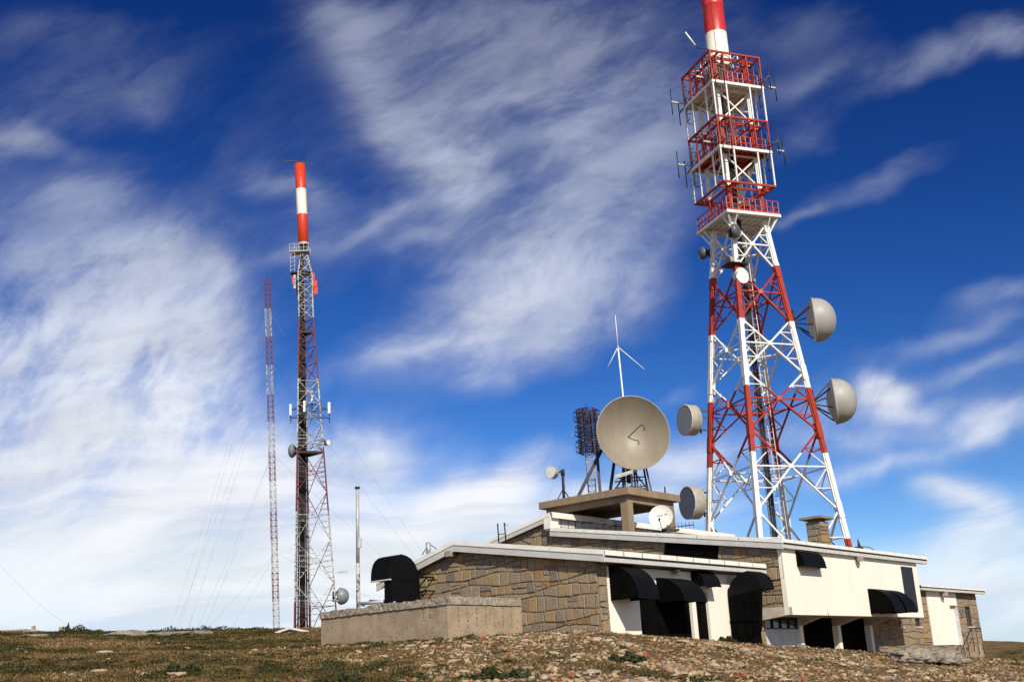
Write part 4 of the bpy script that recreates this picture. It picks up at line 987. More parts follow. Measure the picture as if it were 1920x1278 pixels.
wh.tube(a, b, .07, n=8, mi=0); wh.path([b, c, e], .035, mi=1); wh.build('whip_antenna', ['white', 'dark'], tw)
# dishes carried by the tower
yR = lambda z: tc('R', la(z), z); yL = lambda z: tc('L', la(z), z); yF = lambda z: tc('F', la(z), z)
def on(px, py, Y): return atY(px, py, Y)
gdish = 'radome dishes on the right leg of the lattice tower'
c = on(1529, 600, 78.6); dome_dish('upper large grey dome dish facing right on the red and white tower', c, 103, 1.60, 1.46, yR(c[2]), group=gdish)
c = on(1567, 752, 78.4); dome_dish('lower large grey dome dish facing right on the red and white tower', c, 103, 1.60, 1.46, yR(c[2]), group=gdish)
gdrum = 'drum antennas on the left leg of the lattice tower'
c = on(1283, 787, 81.0); drum_dish('cream drum antenna with grey face facing left, higher on the tower', c, 248, 1.12, .82, yL(c[2]), group=gdrum)
c = on(1288, 942, 81.2); drum_dish('cream drum antenna with slate face facing left, behind the roof platform', c, 248, 1.17, .86, yL(c[2]), ('shroud', 'face_dk'), group=gdrum)
c = on(1392, 516, 77.6); drum_dish('small white drum dish facing right below the dark dishes on the tower', c, 150, .60, .42, yF(c[2]), ('dishwhite', 'dishwhite'), box=False)
c = on(1379, 433, 77.4); dome_dish('small dark grey dome dish directly under the tower platform', c, 128, .55, .34, yF(c[2]), 'radome_dk', emblem=True)
c = on(1318, 475, 81); dome_dish('small blackish dome dish facing left below the tower platform', c, 262, .50, .36, yL(c[2]), 'radome_dk')
c = on(1364, 489, 77.8); drum_dish('small open grey dish facing left above the white drum dish', c, 236, .36, .3, yF(c[2]), ('shroud', 'radome_dk'), box=False)
c = on(1344, 122, 79.3); drum_dish('small white horn dish inside the topmost red cage', c, 170, .36, .3, TC+eZ*c[2], ('dishwhite', 'radome_dk'), box=False, pipe=False)
mb = MB(); f = yF(30.1); mb.box(f-tf*.8-tg*.5-eZ*.03, tf*1.6, tg*1.3, eZ*.06); mb.build('rest_platform', 'dark', tw)

# ------------------------------------------------------------------ left tower
LY = 110.
tL, tM, tR_ = (atY(558.5, 1172, LY), atY(574.5, 1172, LY), atY(634.5, 1172, LY))
r_ = 137.5/2120*LY*.27
lt = thing('triangular_tower', 'slim red and white lattice tower with orange and white cylinder on top', 'tower', V(-20.3, LY, 8))
base_c = V((tL[0]+tM[0]+tR_[0])/3, LY, 7.2); top_c = atY(570, 478, LY); knee = atY(570.5, 575, LY)
ang = [math.radians(221), math.radians(341), math.radians(101)]
Rb = (tR_[0]-base_c[0])/math.sin(ang[2])
zsh = atY(574, 600, LY)[2]
rad = lambda z: max(.83*1.0, 0) if z > zsh else .83+(Rb-.83)*((zsh-z)/(zsh-base_c[2]))**1.0
cen = lambda z: base_c+(top_c-base_c)*(z-base_c[2])/(top_c[2]-base_c[2])
ztap0, ztap1 = atY(570, 515, LY)[2], top_c[2]
def radT(z): return rad(z) if z < ztap0 else .83-(.83-.36)*(z-ztap0)/(ztap1-ztap0)
def lp_(i, z): c = cen(z); return V(c[0]+radT(z)*math.sin(ang[i]), c[1]+radT(z)*math.cos(ang[i]), z)
zy = lambda y: atY(575, y, LY)[2]
LB = [(-9, zy(1130), 1), (zy(1130), zy(962), 0), (zy(962), zy(842), 1), (zy(842), zy(712), 0), (zy(712), zy(596), 1), (zy(596), 99, 0)]
zs = [zy(y) for y in (1185, 1096, 1015, 925, 852, 800, 757, 716, 682, 650, 625, 600, 575, 555, 535, 515, 495, 478)]
for i in range(3):
    mb = MB()
    for a, b in zip(zs[:-1], zs[1:]): banded(mb, lp_(i, a), lp_(i, b), .13, LB)
    mb.build('leg', ['whitef', 'redf'], lt)
for i in range(3):
    j = (i+1) % 3; mb = MB()
    for n_, (a, b) in enumerate(zip(zs[:-1], zs[1:])):
        A, B, C_, D = lp_(i, a), lp_(j, a), lp_(i, b), lp_(j, b)
        banded(mb, A, D, .05, LB); banded(mb, B, C_, .05, LB)
        if n_ < 5:
            ax, bx = radT(a), radT(b); t = ax/(ax+bx); X = A+(D-A)*t; zx = X[2]; banded(mb, lp_(i, zx), lp_(j, zx), .05, LB)
            for Cn, k in ((A, i), (B, j), (C_, i), (D, j)):
                for ff in (.25, .5, .75):
                    m_ = Cn+(X-Cn)*ff; banded(mb, m_, lp_(k, m_[2]+.02), .035, LB)
        else: banded(mb, C_, D, .05, LB)
        mid = (a+b)/2
        if n_ >= 5: banded(mb, lp_(i, mid), lp_(j, mid+.02), .03, LB)
    mb.build('bracing', ['whitef', 'redf'], lt)
mb = MB()
for k in range(7):
    for a, b in zip(zs[:-1], zs[1:]):
        f = (k+.5)/7; mb.tube(lp_(0, a)*(1-f)+lp_(1, a)*f+V(.02, -.1, 0), lp_(0, b)*(1-f)+lp_(1, b)*f+V(.02, -.1, 0), .085 if k%3 else .05, n=5)
for a, b in zip(zs[:-1], zs[1:]):
    P4 = [lp_(0, a)*.64+lp_(1, a)*.36, lp_(0, a)*.34+lp_(1, a)*.66, lp_(0, b)*.34+lp_(1, b)*.66, lp_(0, b)*.64+lp_(1, b)*.36]; mb.prism(P4, V(.01, .05, 0))
mb.build('cable', 'cable', lt)
for y_ in (626, 852):
    z = zy(y_); mb = MB(); mb.prism([lp_(0, z), lp_(1, z), lp_(2, z)], eZ*.22); rp_ = mb.build('rest_platform', 'rustbrown', lt)
    if y_ == 852:
        mb = MB()
        for i in range(3):
            mb.bar(lp_(i, z+.9), lp_((i+1) % 3, z+.9), .05); mb.bar(lp_(i, z+.5), lp_((i+1) % 3, z+.5), .04)
        mb.build('railing', 'redf', rp_)
# head platform, side basket, cylinder
zh = atY(570, 474, LY)[2]; hc = cen(zh)
mb = MB(); x0 = atY(545, 474, LY)[0]; x1 = atY(580, 474, LY)[0]
mb.box(V(x0, LY-.55, zh), V(x1-x0, 0, 0), V(0, 1.1, 0), V(0, 0, .1)); hp = mb.build('platform', 'galv', lt)
mb = MB()
for yy in (LY-.55, LY+.55):
    for hh in (.45, .85): mb.bar(V(x0, yy, zh+hh), V(x1, yy, zh+hh), .035)
    for xx in np.linspace(x0, x1, 5): mb.bar(V(xx, yy, zh), V(xx, yy, zh+.85), .045)
for xx in (x0, x1): mb.bar(V(xx, LY-.55, zh+.85), V(xx, LY+.55, zh+.85), .06)
mb.build('railing', 'galv', hp)
zb_ = atY(556, 514, LY)[2]; mb = MB(); xb0 = atY(546, 514, LY)[0]; xb1 = atY(583, 514, LY)[0]
mb.box(V(xb0, LY-.5, zb_), V(xb1-xb0, 0, 0), V(0, 1.0, 0), V(0, 0, .12)); bp2 = mb.build('platform', 'rustbrown', lt)
mb = MB()
for k in range(2):
    xx = xb0+k*.45; mb.bar(V(xx, LY-.4, zb_), V(xx, LY-.4, zh), .035)
for h_ in np.arange(zb_+.3, zh, .45): mb.bar(V(xb0, LY-.4, h_), V(xb0+.45, LY-.4, h_+.15), .04)
mb.build('side_ladder', 'galv', lt)
ca, cb_ = atY(569, 456, LY), atY(562, 309, LY); d = unit(cb_-ca); Lc = np.linalg.norm(cb_-ca); rc2 = .545
mb = MB()
mb.lathe(ca, d, [(rc2*.8, -.05), (rc2, 0), (rc2, Lc*.355)], 32, 0); mb.lathe(ca, d, [(rc2*1.005, Lc*.355), (rc2*1.005, Lc*.678)], 32, 1); mb.lathe(ca, d, [(rc2, Lc*.678), (rc2, Lc), (0, Lc+.02)], 32, 0)
cy_ = mb.build('antenna_cylinder', ['cylor', 'cylwhite'], lt)
mb = MB(); mb.lathe(ca, d, [(rc2*1.02, -.22), (rc2*1.02, 0.0), (rc2*.9, .01)], 32); mb.lathe(ca, d, [(0, -.22), (rc2*1.02, -.22)], 32); mb.build('base_ring', 'galv', cy_)
mb = MB(); mb.tube(hc+eZ*.1, ca-d*.2, .22, .22, 10); [mb.bar(hc+V(o, -.2, .1), ca-d*.2+V(o, -.2, 0), .07) for o in (-.3, .3)]; mb.build('neck', 'dark', cy_)
mb = MB(); tp = ca+d*(Lc+.05)
for (px_, py_, Yo) in ((530, 301, LY-.2), (571, 291, LY+.6), (591, 309, LY+.2)): mb.bar(tp+eZ*.35, atY(px_, py_, Yo), .06)
mb.tube(tp, tp+eZ*.4, .08); mb.tube(tp+V(-.3, 0, 0), tp+V(-.25, 0, .5), .04); mb.tube(tp+V(.25, .1, 0), tp+V(.2, .1, .45), .04); mb.build('top_aerial', 'dark', cy_)
# red panel aerials, white panel aerials
def panel(px0, py0, px1, py1, Y, mat, depth=.2):
    a, b = atY(px0, py0, Y), atY(px1, py1, Y); mb = MB(); mb.box(V(a[0], Y, b[2]), V(b[0]-a[0], 0, 0), V(0, depth, 0), V(0, 0, a[2]-b[2])); o = mb.build('panel_antenna', mat, lt, bevel=.02)
    mb = MB(); zc_ = (a[2]+b[2])/2; c_ = cen(zc_); mb.bar(V((a[0]+b[0])/2, Y+depth, zc_), V(c_[0]+.4*np.sign(a[0]-c_[0]), c_[1], zc_), .06); mb.build('bracket', 'dark', o)
for r in ((585, 512, 590, 525), (584.5, 526, 594.5, 537), (589, 538, 595.5, 551)): panel(*r, LY-.1, 'cylor')
panel(550, 515, 554.5, 541, LY-.4, 'whitef'); panel(547.5, 517, 549.5, 533, LY-.2, 'cylor'); panel(555.5, 525, 558.5, 552, LY+.1, 'dark')
# sector frame with four panel aerials
za_ = zy(775); cA_ = cen(za_)
mb = MB(); tips = [atY(545, 777, LY-1.0), atY(571, 780, LY-1.9), atY(617.5, 778, LY-.6), atY(585, 765, LY+1.6)]
for t_ in tips:
    for dz in (.55, -.35): mb.bar(V(cA_[0]+.4*np.sign(t_[0]-cA_[0]), cA_[1], za_+dz), V(t_[0], t_[1], t_[2]+dz), .06)
    mb.bar(V(t_[0], t_[1], t_[2]-.75), V(t_[0], t_[1], t_[2]+.9), .09)
    m_ = (V(cA_[0], cA_[1], za_)+t_)/2; mb.bar(m_-eZ*.35, m_+eZ*.55, .05)
for a, b in ((0, 1), (1, 2), (2, 3), (3, 0)):
    for dz in (.5, -.3): mb.bar(tips[a]+eZ*dz, tips[b]+eZ*dz, .045)
mb.build('sector_frame', 'dark', lt)
for t_, up_, w_ in zip(tips, (.45, .95, .7, 1.2), (.22, .22, .26, .2)):
    o_ = V(t_[0], t_[1], t_[2]); mb = MB(); mb.box(o_+V(-w_/2, -.18, up_-.55), V(w_, 0, 0), V(0, .14, 0), V(0, 0, 1.15)); mb.build('panel_antenna', 'dishwhite', lt, bevel=.03)
mb = MB(); a = atY(628, 1073, LY); b = atY(652, 1071, LY); mb.bar(a, b, .06); [mb.bar(a+(b-a)*f-eZ*.18, a+(b-a)*f+eZ*.18, .03) for f in (.3, .5, .7, .9)]; mb.build('yagi_antenna', 'whitef', lt)
c = atY(548, 845, LY); dome_dish('dark grey dome dish facing left halfway up the slim tower', c, 262, .68, .42, lp_(0, c[2]), 'radome_md', backd=.45)
c = atY(616, 829, LY); drum_dish('tiny white drum dish facing right halfway up the slim tower', c, 128, .27, .3, lp_(2, c[2]), ('dishwhite', 'dishwhite'), box=False)
c = atY(639, 1117, LY); dome_dish('grey dome dish with red mark near the foot of the slim tower', c, 96, .79, .78, lp_(2, c[2]), 'radome_md', emblem=True)

# ------------------------------------------------------------------ guyed masts
def guyed(name, label, b, t, w, bandpx, Y, step, wires, mats=('whitef', 'redf')):
    root = thing(name, label, 'mast', V(b[0], b[1], b[2]))
    b = V(b[0], b[1], float(tz(b[0], b[1]))-.2); zz_ = sorted(bandpx, key=lambda q: q[0]); o4 = [V(-w/2, -w/2, 0), V(w/2, -w/2, 0), V(w/2, w/2, 0), V(-w/2, w/2, 0)]
    at = lambda z: b+(t-b)*(z-b[2])/(t[2]-b[2])
    for k in range(4):
        mb = MB(); banded(mb, b+o4[k], t+o4[k], .055, zz_); mb.build('leg', list(mats), root)
    mb = MB(); z = b[2]; i = 0
    while z+step < t[2]:
        for k in range(4):
            A, B = at(z)+o4[k], at(z)+o4[(k+1) % 4]; C_, D = at(z+step)+o4[k], at(z+step)+o4[(k+1) % 4]
            banded(mb, A, B, .035, zz_)
            if k % 2 == 0: banded(mb, A, D, .02, zz_)
            if k == 0: banded(mb, B, C_, .02, zz_)
        z += step; i += 1
    mb.build('bracing', list(mats), root)
    mb = MB(); mb.bar(b+V(-w*.5-.04, 0, 0), t+V(-w*.5-.04, 0, -.5), .045); mb.tube(t-eZ*.2, t+eZ*.5, .03); mb.build('feeder_cable', 'cable', root)
    for A, B in wires:
        mb = MB(); n = 10; pts = [A+(B-A)*f-eZ*1.1*math.sin(math.pi*f)*np.linalg.norm(B-A)/60 for f in np.linspace(0, 1, n)]
        mb.path(pts, .0085, 5); mb.build('guy_wire', 'wire', root)
    return root
GY = 120.
mt, mbse = atY(501, 521, GY), atY(520, 1180, GY)
gz_ = lambda y: atY(510, y, GY)[2]
GB = [(gz_(579), 99, 1), (gz_(630), gz_(579), 0), (gz_(684), gz_(630), 1), (gz_(740), gz_(684), 0), (gz_(792), gz_(740), 1), (gz_(847), gz_(792), 0), (gz_(902), gz_(847), 1), (gz_(957), gz_(902), 0), (gz_(1014), gz_(957), 1), (gz_(1072), gz_(1014), 0), (gz_(1128), gz_(1072), 1), (-9, gz_(1128), 0)]
def gp(px, Y): a = atY(px, 1184, Y); return V(a[0], a[1], float(tz(a[0], a[1])))
A1, A2, A3, A4 = gp(306, 118), gp(338, 122), gp(409, 112), gp(905, 126)
ats = [atY(502.6, 578, GY), atY(505.5, 678, GY), atY(510.5, 850, GY), atY(515.8, 1036, GY)]
wires = [(ats[0], A1), (ats[0], A1+V(1.0, 0, 0)), (ats[1], A1+V(.4, 0, 0)), (ats[1], A2), (ats[2], A2+V(.5, 0, 0)), (ats[2], A3-V(2.2, 0, 0)), (ats[3], A2), (ats[3], A3)]+[(a, A4) for a in ats]
guyed('guyed_mast', 'very thin red and white guyed mast left of the slim tower', mbse, mt, .55, GB, GY, .62, wires)
MY = 95.
m3t, m3b = atY(1099, 768, MY), atY(1117, 1000, MY); mz = lambda y: atY(1110, y, MY)[2]
am = atY(1081, 800, MY); 
def gp2(px, Y): a = atY(px, 1120, Y); return V(a[0], a[1], float(tz(a[0], a[1])))
w3 = [(atY(1080, 797, MY), gp2(920, 92)), (atY(1084, 846, MY), gp2(950, 92)), (atY(1090, 850, MY), gp2(1035, 86)), (atY(1096, 850, MY), gp2(1060, 84))]
m3 = guyed('guyed_mast', 'short guyed mast crowded with dark panel aerials behind the big dish', m3b, m3t, .62, [(mz(848), 99, 1), (mz(897), mz(848), 0), (mz(922), mz(897), 1), (-9, mz(922), 0)], MY, .5, w3, ('whitef', 'mastdark'))
for ti, (y0_, y1_) in enumerate(((766, 792), (794, 820), (822, 850))):
    z1_, z0_ = mz(y0_), mz(y1_); c = m3b+(m3t-m3b)*(((z0_+z1_)/2-m3b[2])/(m3t[2]-m3b[2]))
    for k in range(4):
        out = V(math.sin(k*math.pi/2+.45), math.cos(k*math.pi/2+.45), 0); al = V(out[1], -out[0], 0); o = c+out*.72; o[2] = 0; mb = MB(); w_ = .52
        for s_ in np.linspace(-w_, w_, 6): mb.bar(o+al*s_+eZ*(z0_+.05), o+al*s_+eZ*(z1_-.05), .06)
        for zz_ in np.linspace(z0_+.05, z1_-.05, 6): mb.bar(o-al*w_+eZ*zz_, o+al*w_+eZ*zz_, .06)
        for zz_ in np.linspace(z0_+.2, z1_-.2, 3):
            mb.bar(c*V(1, 1, 0)+out*.3+eZ*zz_, o+out*.28+eZ*zz_, .05); mb.bar(o+out*.28-al*.42+eZ*zz_, o+out*.28+al*.42+eZ*zz_, .055)
        for s_ in (-w_, w_): mb.bar(o+al*s_+eZ*(z0_+.05), o+al*s_*.8+out*.3+eZ*(z0_+.3), .04); mb.bar(o+al*s_*.8+out*.3+eZ*(z0_+.3), o+al*s_*.8+out*.3+eZ*(z1_-.3), .05); mb.bar(o+al*s_*.8+out*.3+eZ*(z1_-.3), o+al*s_+eZ*(z1_-.05), .04)
        mb.build('panel_antenna', 'mastdark', m3)
mb = MB(); a = atY(-60, 985, 100); b = gp(207, 100); pts = [a+(b-a)*f-eZ*1.3*math.sin(math.pi*f) for f in np.linspace(0, 1, 12)]; mb.path(pts, .008, 5)
solo(mb, 'guy_wire', 'wire', 'single thin guy wire coming down to the hill at far left', 'wire')

# ------------------------------------------------------------------ slim pole, shed, distant hut
PYd = 54.
pt, pbm = atY(670, 914, PYd), atY(672, 1146, PYd); pm = atY(671, 1055, PYd)
po = thing('antenna_pole', 'slim grey and white pole rising behind the retaining wall', 'pole', pbm-eZ*1.0)
mb = MB(); mb.tube(pbm-eZ*1.0, pm, .10, .095, 12, 0); mb.tube(pm, pt, .085, .08, 12, 1); mb.build('shaft', ['whitef', 'galv'], po)
mb = MB(); mb.tube(pt-eZ*.05, pt+eZ*.05, .12, n=12); mb.build('cap', 'dark', po)
mb = MB(); c = atY(674.5, 1018, PYd-.05); mb.box(c-V(.08, .05, .2), V(.16, 0, 0), V(0, .12, 0), V(0, 0, .42)); mb.build('junction_box', 'galv', po)
SY = 64.
a, b, c = atY(515, 1184, SY), atY(543, 1174.5, SY), atY(598, 1185.5, SY)
sh = thing('shed', 'low shed with white edged gable roof at the foot of the slim tower', 'shed', V((a[0]+c[0])/2, SY, 4.6))
mb = MB(); mb.prism([V(a[0]+.1, SY+.2, 4.2), V(c[0]-.1, SY+.2, 4.2), c+V(-.1, .2, -.12), b+V(0, .2, -.14), a+V(.1, .2, -.12)], V(0, 3, 0)); mb.build('wall', 'shedwall', sh)
mb = MB()
for p_, q_ in ((a, b), (b, c)): mb.prism([p_, q_, q_-eZ*.12, p_-eZ*.12], V(0, 3.4, 0))
mb.build('roof', 'barge', sh)
dh = atY(28, 1183, 120); hz = float(tz(dh[0], dh[1]))
ht = thing('hut', 'pale flat hut with a stub chimney far off on the left skyline', 'hut', V(dh[0], dh[1], hz))
zt_ = atY(28, 1180.5, 120)[2]; x0, x1 = atY(-20, 1181, 120)[0], atY(66, 1181, 120)[0]
mb = MB(); mb.box(V(x0, 120, hz-.5), V(x1-x0, 0, 0), V(0, 6, 0), V(0, 0, zt_-hz+.4)); mb.build('wall', 'shroud', ht)
mb = MB(); mb.box(V(x0-.1, 119.9, zt_-.1), V((x1-x0)*.8, 0, 0), V(0, 6.2, 0), V(0, 0, .16)); mb.build('roof', 'retain', ht)
cx_ = atY(54, 1176, 120); mb = MB(); mb.box(V(cx_[0]-.15, 121, zt_-.1), V(.3, 0, 0), V(0, .3, 0), V(0, 0, .5)); mb.build('chimney', 'retain', ht)
mb = MB(); a = atY(114, 1183, 80); mb.box(a-V(.12, .1, 1.0), V(.24, 0, 0), V(0, .2, 0), V(0, 0, 1.3)); solo(mb, 'marker_post', 'retain', 'short grey stone post on the left skyline', 'post')

# ------------------------------------------------------------------ things on the roof and on the platform
# big dish
bc = V(0, 0, 0)
pmid = W((pc0+pc1)/2-.6, qa+1.3, zT); BY = pmid[1]
bc = atY(1188, 810, BY-.2); RB = 70.5/2120*((bc-EYE)@FW); dd = hvec(180-(-0)+0, 0)
toC = unit(EYE-bc); azc = math.degrees(math.atan2(toC[0], toC[1])); D = hvec(azc-17, 1.5)
bd_ = thing('satellite_dish', 'very large weathered tan satellite dish on a dark frame on the roof platform', 'dish', W((pc0+pc1)/2, qa+2, zT))
dp = RB*.54; prof = [(RB*k, -dp*(1-k*k)) for k in np.linspace(0, 1, 22)]
mb = MB(); mb.lathe(bc, D, prof[::-1], 72); o = mb.build('reflector', 'bigdish', bd_)
mb = MB(); mb.lathe(bc, D, [(RB, 0), (RB*1.012, -.01), (RB*1.012, -.07), (RB*.985, -.075)], 72); mb.build('rim', 'shroud', o)
mb = MB(); mb.lathe(bc, D, [(r, h-.06) for r, h in prof], 72); mb.build('back_shell', 'rustbrown', o)
x, y, d_ = frame(D); vx = bc-D*dp
mb = MB()
h0 = vx; h1 = bc-D*dp*.18+x*(-.0)+y*.02; 
tipd = atY(1195, 800, BY-1.2); side = x if (x@V(1, 0, 0)) > 0 else -x
h1 = vx+D*dp*.9+side*.48+eZ*.42; hk = [h1+side*.17*math.sin(t)+eZ*(-.17*(1-math.cos(t))) for t in np.linspace(0, 2.6, 8)]
mb.path([vx, h1]+hk[1:], .026, 8); mb.build('feed_horn', 'dark', bd_)
# frame
mb = MB(); gq = lambda p, q, z: W(p, q, z)
pm_, qm_ = (pc0+pc1)/2, qa+2.1
hub = vx-D*.35
mb.tube(hub-eZ*2.4, hub+eZ*.3, .17, n=12)
mb.tube(hub+D*.05, vx-D*.05, .3, .5, 14)
mb.build('pedestal', 'rustbrown', bd_)
mb = MB(); fb = []
for (px_, py_) in ((1132, 917), (1158, 913), (1190, 912), (1212, 908)):
    pass
for i, (sx, tx) in enumerate(((-1.15, -.55), (-.35, -.2), (.35, .3), (1.05, .7))):
    for sy in (-.6, .9):
        A = V(hub[0]+sx, hub[1]+sy, zT); B = V(hub[0]+tx, hub[1]+sy*.35, hub[2]-.25); mb.bar(A, B, .085)
for h_ in (.45, .95):
    for sy in (-.45, .6): mb.bar(V(hub[0]-1.0+.25*h_, hub[1]+sy, zT+h_), V(hub[0]+.95-.2*h_, hub[1]+sy, zT+h_), .06)
mb.bar(V(hub[0]-1.05, hub[1]-.6, zT+.05), V(hub[0]-.2, hub[1]-.3, zT+1.3), .07); mb.bar(V(hub[0]+1.0, hub[1]-.6, zT+.05), V(hub[0]+.2, hub[1]-.3, zT+1.3), .07)
mb.build('support_frame', 'dark', bd_)
mb = MB(); A = atY(1083, 925, BY+.4); A[2] = zT; B = atY(1128, 843, BY+.6); mb.bar(A, B, .17); C_ = atY(1125, 918, BY+.5); C_[2] = zT; mb.bar(C_, atY(1119, 845, BY+.6), .15); mb.bar(B, vx-D*.1, .12)
mb.build('strut', 'dark', bd_)
mb = MB(); A = atY(1152, 893, BY-.9); B = atY(1187, 882, BY-.9); mb.bar(A, B, .1); mb.bar(A+V(0, .3, -.05), B+V(0, .3, -.05), .06); mb.build('arm', 'galv', bd_)
mb = MB(); A = atY(1165, 909, BY-1); B = atY(1216, 912, BY-1); mb.box(V(A[0], A[1], zT), V(B[0]-A[0], 0, 0), V(0, .25, 0), V(0, 0, .09)); [mb.bar(V(A[0]+f, A[1], zT), V(A[0]+f, A[1], zT+.3), .05) for f in (.15, .5, 1.0)]; mb.build('base_rail', 'dark', bd_)
# drum antenna on its own post
Cp = atY(1057, 931, BY+2.0); Cp[2] = zT; tpz = atY(1055, 884, BY+2.0)
dr = drum_dish('small white drum antenna on a rusty post at the left of the roof platform', atY(1031, 885, BY+1.6), 222, .33, .36, tpz, ('dishwhite', 'dishwhite'), box=False, pipe=False)
mb = MB(); mb.tube(Cp, tpz+eZ*.1, .075, n=8); mb.tube(tpz-eZ*.2, tpz+eZ*.12, .11, n=8); [mb.bar(Cp+eZ*.75, Cp+V(dx, dy, 0), .05) for dx, dy in ((-.45, -.1), (.42, .1), (.05, .5))]; mb.bar(tpz, atY(1044, 885, BY+1.6), .08); mb.build('post', 'rustbrown', dr)
# whip with drooping radials
wb, wm, wt = atY(1168.5, 745, BY+.9), atY(1158.7, 650, BY+.9), atY(1153.5, 591, BY+.9)
wa_ = thing('ground_plane_antenna', 'thin white whip antenna with two drooping rods above the big dish', 'antenna', V(wb[0], wb[1], zT))
mb = MB(); dwn = unit(wb-wm); mb.tube(wm, wm+dwn*((wm[2]-zT)/-dwn[2]), .045, n=8); mb.build('mast', 'dishwhite', wa_)
mb = MB(); mb.tube(wm, wt, .03, .02, 6); mb.build('whip', 'dishwhite', wa_)
for q_ in ((1139, 689), (1208, 692)): mb = MB(); mb.tube(wm, atY(*q_, BY+.9), .024, n=6); mb.build('radial', 'dishwhite', wa_)
mb = MB(); mb.tube(wm-eZ*.06, wm+eZ*.06, .06, n=8); mb.build('joint', 'galv', wa_)
# short rod on the platform
mb = MB(); a = atY(1247, 921, W(pc1-1, qa+.6, 0)[1]); mb.tube(V(a[0], a[1], zT), V(a[0], a[1], zT+.42), .04, n=6); solo(mb, 'rod', 'dark', 'short dark rod standing on the right part of the roof platform', 'rod')
# small white dish on the right column
SYd = W(pc1-.5, qa+.2, 0)[1]-1.3; sc = atY(1239, 968, SYd); RS = 22.5/2120*((sc-EYE)@FW); toC = unit(EYE-sc); ds = hvec(math.degrees(math.atan2(toC[0], toC[1]))+8, 12)
sd = thing('satellite_dish', 'small white satellite dish with dark script mark beside the platform column', 'dish', sc-eZ*.8)
mb = MB(); mb.lathe(sc, ds, [(RS, 0), (RS*.8, -.055), (RS*.5, -.105), (RS*.2, -.132), (0, -.137)], 40); mb.lathe(sc, ds, [(0, -.16), (RS*.5, -.125), (RS, -.02), (RS*1.01, 0), (RS, .002)], 40); rf = mb.build('reflector', 'dishwhite', sd)
x, y, d_ = frame(ds); x = x if x[0] > 0 else -x; y = y if y[2] > 0 else -y
mb = MB()
for pts in ([(-.42, .12), (-.3, .2), (-.2, .12), (-.08, .2), (.05, .13), (.16, .2)], [(.28, .2), (.45, .26), (.5, .18)], [(-.3, -.2), (-.2, -.3), (-.12, -.26)]):
    mb.path([sc+x*a*RS+y*b*RS-ds*(.137*(1-a*a-b*b)-.012) for a, b in pts], .013, 5)
mb.build('script_mark', 'ink', rf)
mb = MB(); mb.bar(sc-y*RS*.9, sc-y*RS*.55+ds*.55, .035); mb.tube(sc-y*RS*.55+ds*.5, sc-y*RS*.5+ds*.62, .05, n=8); mb.build('feed_arm', 'dark', sd)
mb = MB(); k = sc-ds*.2; mb.tube(k, k-eZ*.75, .05, n=8); mb.bar(k-eZ*.62, k-eZ*.62+V(.9, .3, .0), .09); mb.bar(k-eZ*.7-V(.6, 0, 0), k-eZ*.7+V(.8, 0, 0), .08); mb.build('bracket', 'dark', sd)
# yagi on the right of the column, long dipole bar under the platform
ya = MB(); a, b = atY(1252, 989, SYd-.2), atY(1301, 983, SYd-.2); ya.bar(a, b, .05); dirn = unit(b-a)
for f in np.linspace(.25, .98, 6): c = a+(b-a)*f; ya.bar(c-eZ*.16, c+eZ*.2, .025)
ya.bar(a-eZ*.35, a+eZ*.15, .06)
solo(ya, 'yagi_antenna', 'dark', 'black yagi antenna pointing right beside the small white dish', 'antenna')
ya = MB(); KY = W(L1+2, 8.6, 0)[1]; a, b = atY(1085, 990, KY), atY(1170, 981, KY); ya.bar(a, b, .04); ya.bar(a+eZ*.12, b+eZ*.12, .035); ya.bar(a-V(.2, 0, .1), a+V(.15, 0, .35), .05); [ya.bar(a+(b-a)*f-eZ*.3, a+(b-a)*f+eZ*.3, .025) for f in np.linspace(.2, .95, 6)]
solo(ya, 'yagi_antenna', 'dark', 'dark yagi antenna lying along the roof under the platform', 'antenna')
# twin rods and bent bracket on the low roof
RYd = W(L1-1, 11.6, 0)[1]; tr = thing('rod_aerial', 'pair of dark upright rods with bent tubes behind the low roof', 'aerial', atY(945, 1020, RYd))
mb = MB()
for a, b in (((935.5, 1018), (933, 980.5)), ((949, 1018), (945.5, 979))): mb.tube(atY(*a, RYd), atY(*b, RYd), .035, n=6)
mb.bar(atY(934, 1001, RYd), atY(947, 1000, RYd), .04); mb.bar(atY(945, 984, RYd), atY(952, 983, RYd), .03); mb.build('rods', 'dark', tr)
mb = MB(); mb.path([atY(950, 1012, RYd), atY(976, 1011.5, RYd), atY(995, 1020, RYd)], .035, 6); mb.path([atY(958, 1018, RYd), atY(976, 1012, RYd)], .03, 6); mb.build('bent_tube', 'dark', tr)
# insulator post on the left roof slope
IY = W(1.2, 8.3, 0)[1]; ip = thing('insulator_post', 'short grey stay post with cable on the left slope of the low roof', 'post', atY(803, 1040, IY))
mb = MB(); mb.tube(atY(804, 1042, IY), atY(802.5, 1016, IY), .1, n=8); mb.build('post', 'galv', ip)
mb = MB(); mb.path([atY(803, 1019, IY), atY(808, 1021, IY), atY(822, 1031, IY)], .018, 5); mb.path([atY(803, 1022, IY), atY(791, 1040, IY)], .018, 5); mb.build('cable', 'cable', ip)
# pointed spike on the right roof
KY = W(24, .5, 0)[1]; mb = MB(); a = atY(1612, 1024, KY); b = atY(1608, 1010, KY); mb.tube(a-eZ*.2, b, .13, .02, 8); mb.box(a-V(.25, .1, .25), V(.4, 0, 0), V(0, .2, 0), V(0, 0, .25)); mb.path([a, a+V(.5, 0, -.05), a+V(1.0, .2, -.35)], .02, 5); solo(mb, 'roof_vent', 'rustbrown', 'small dark pointed vent on the right roof past the chimney', 'vent')

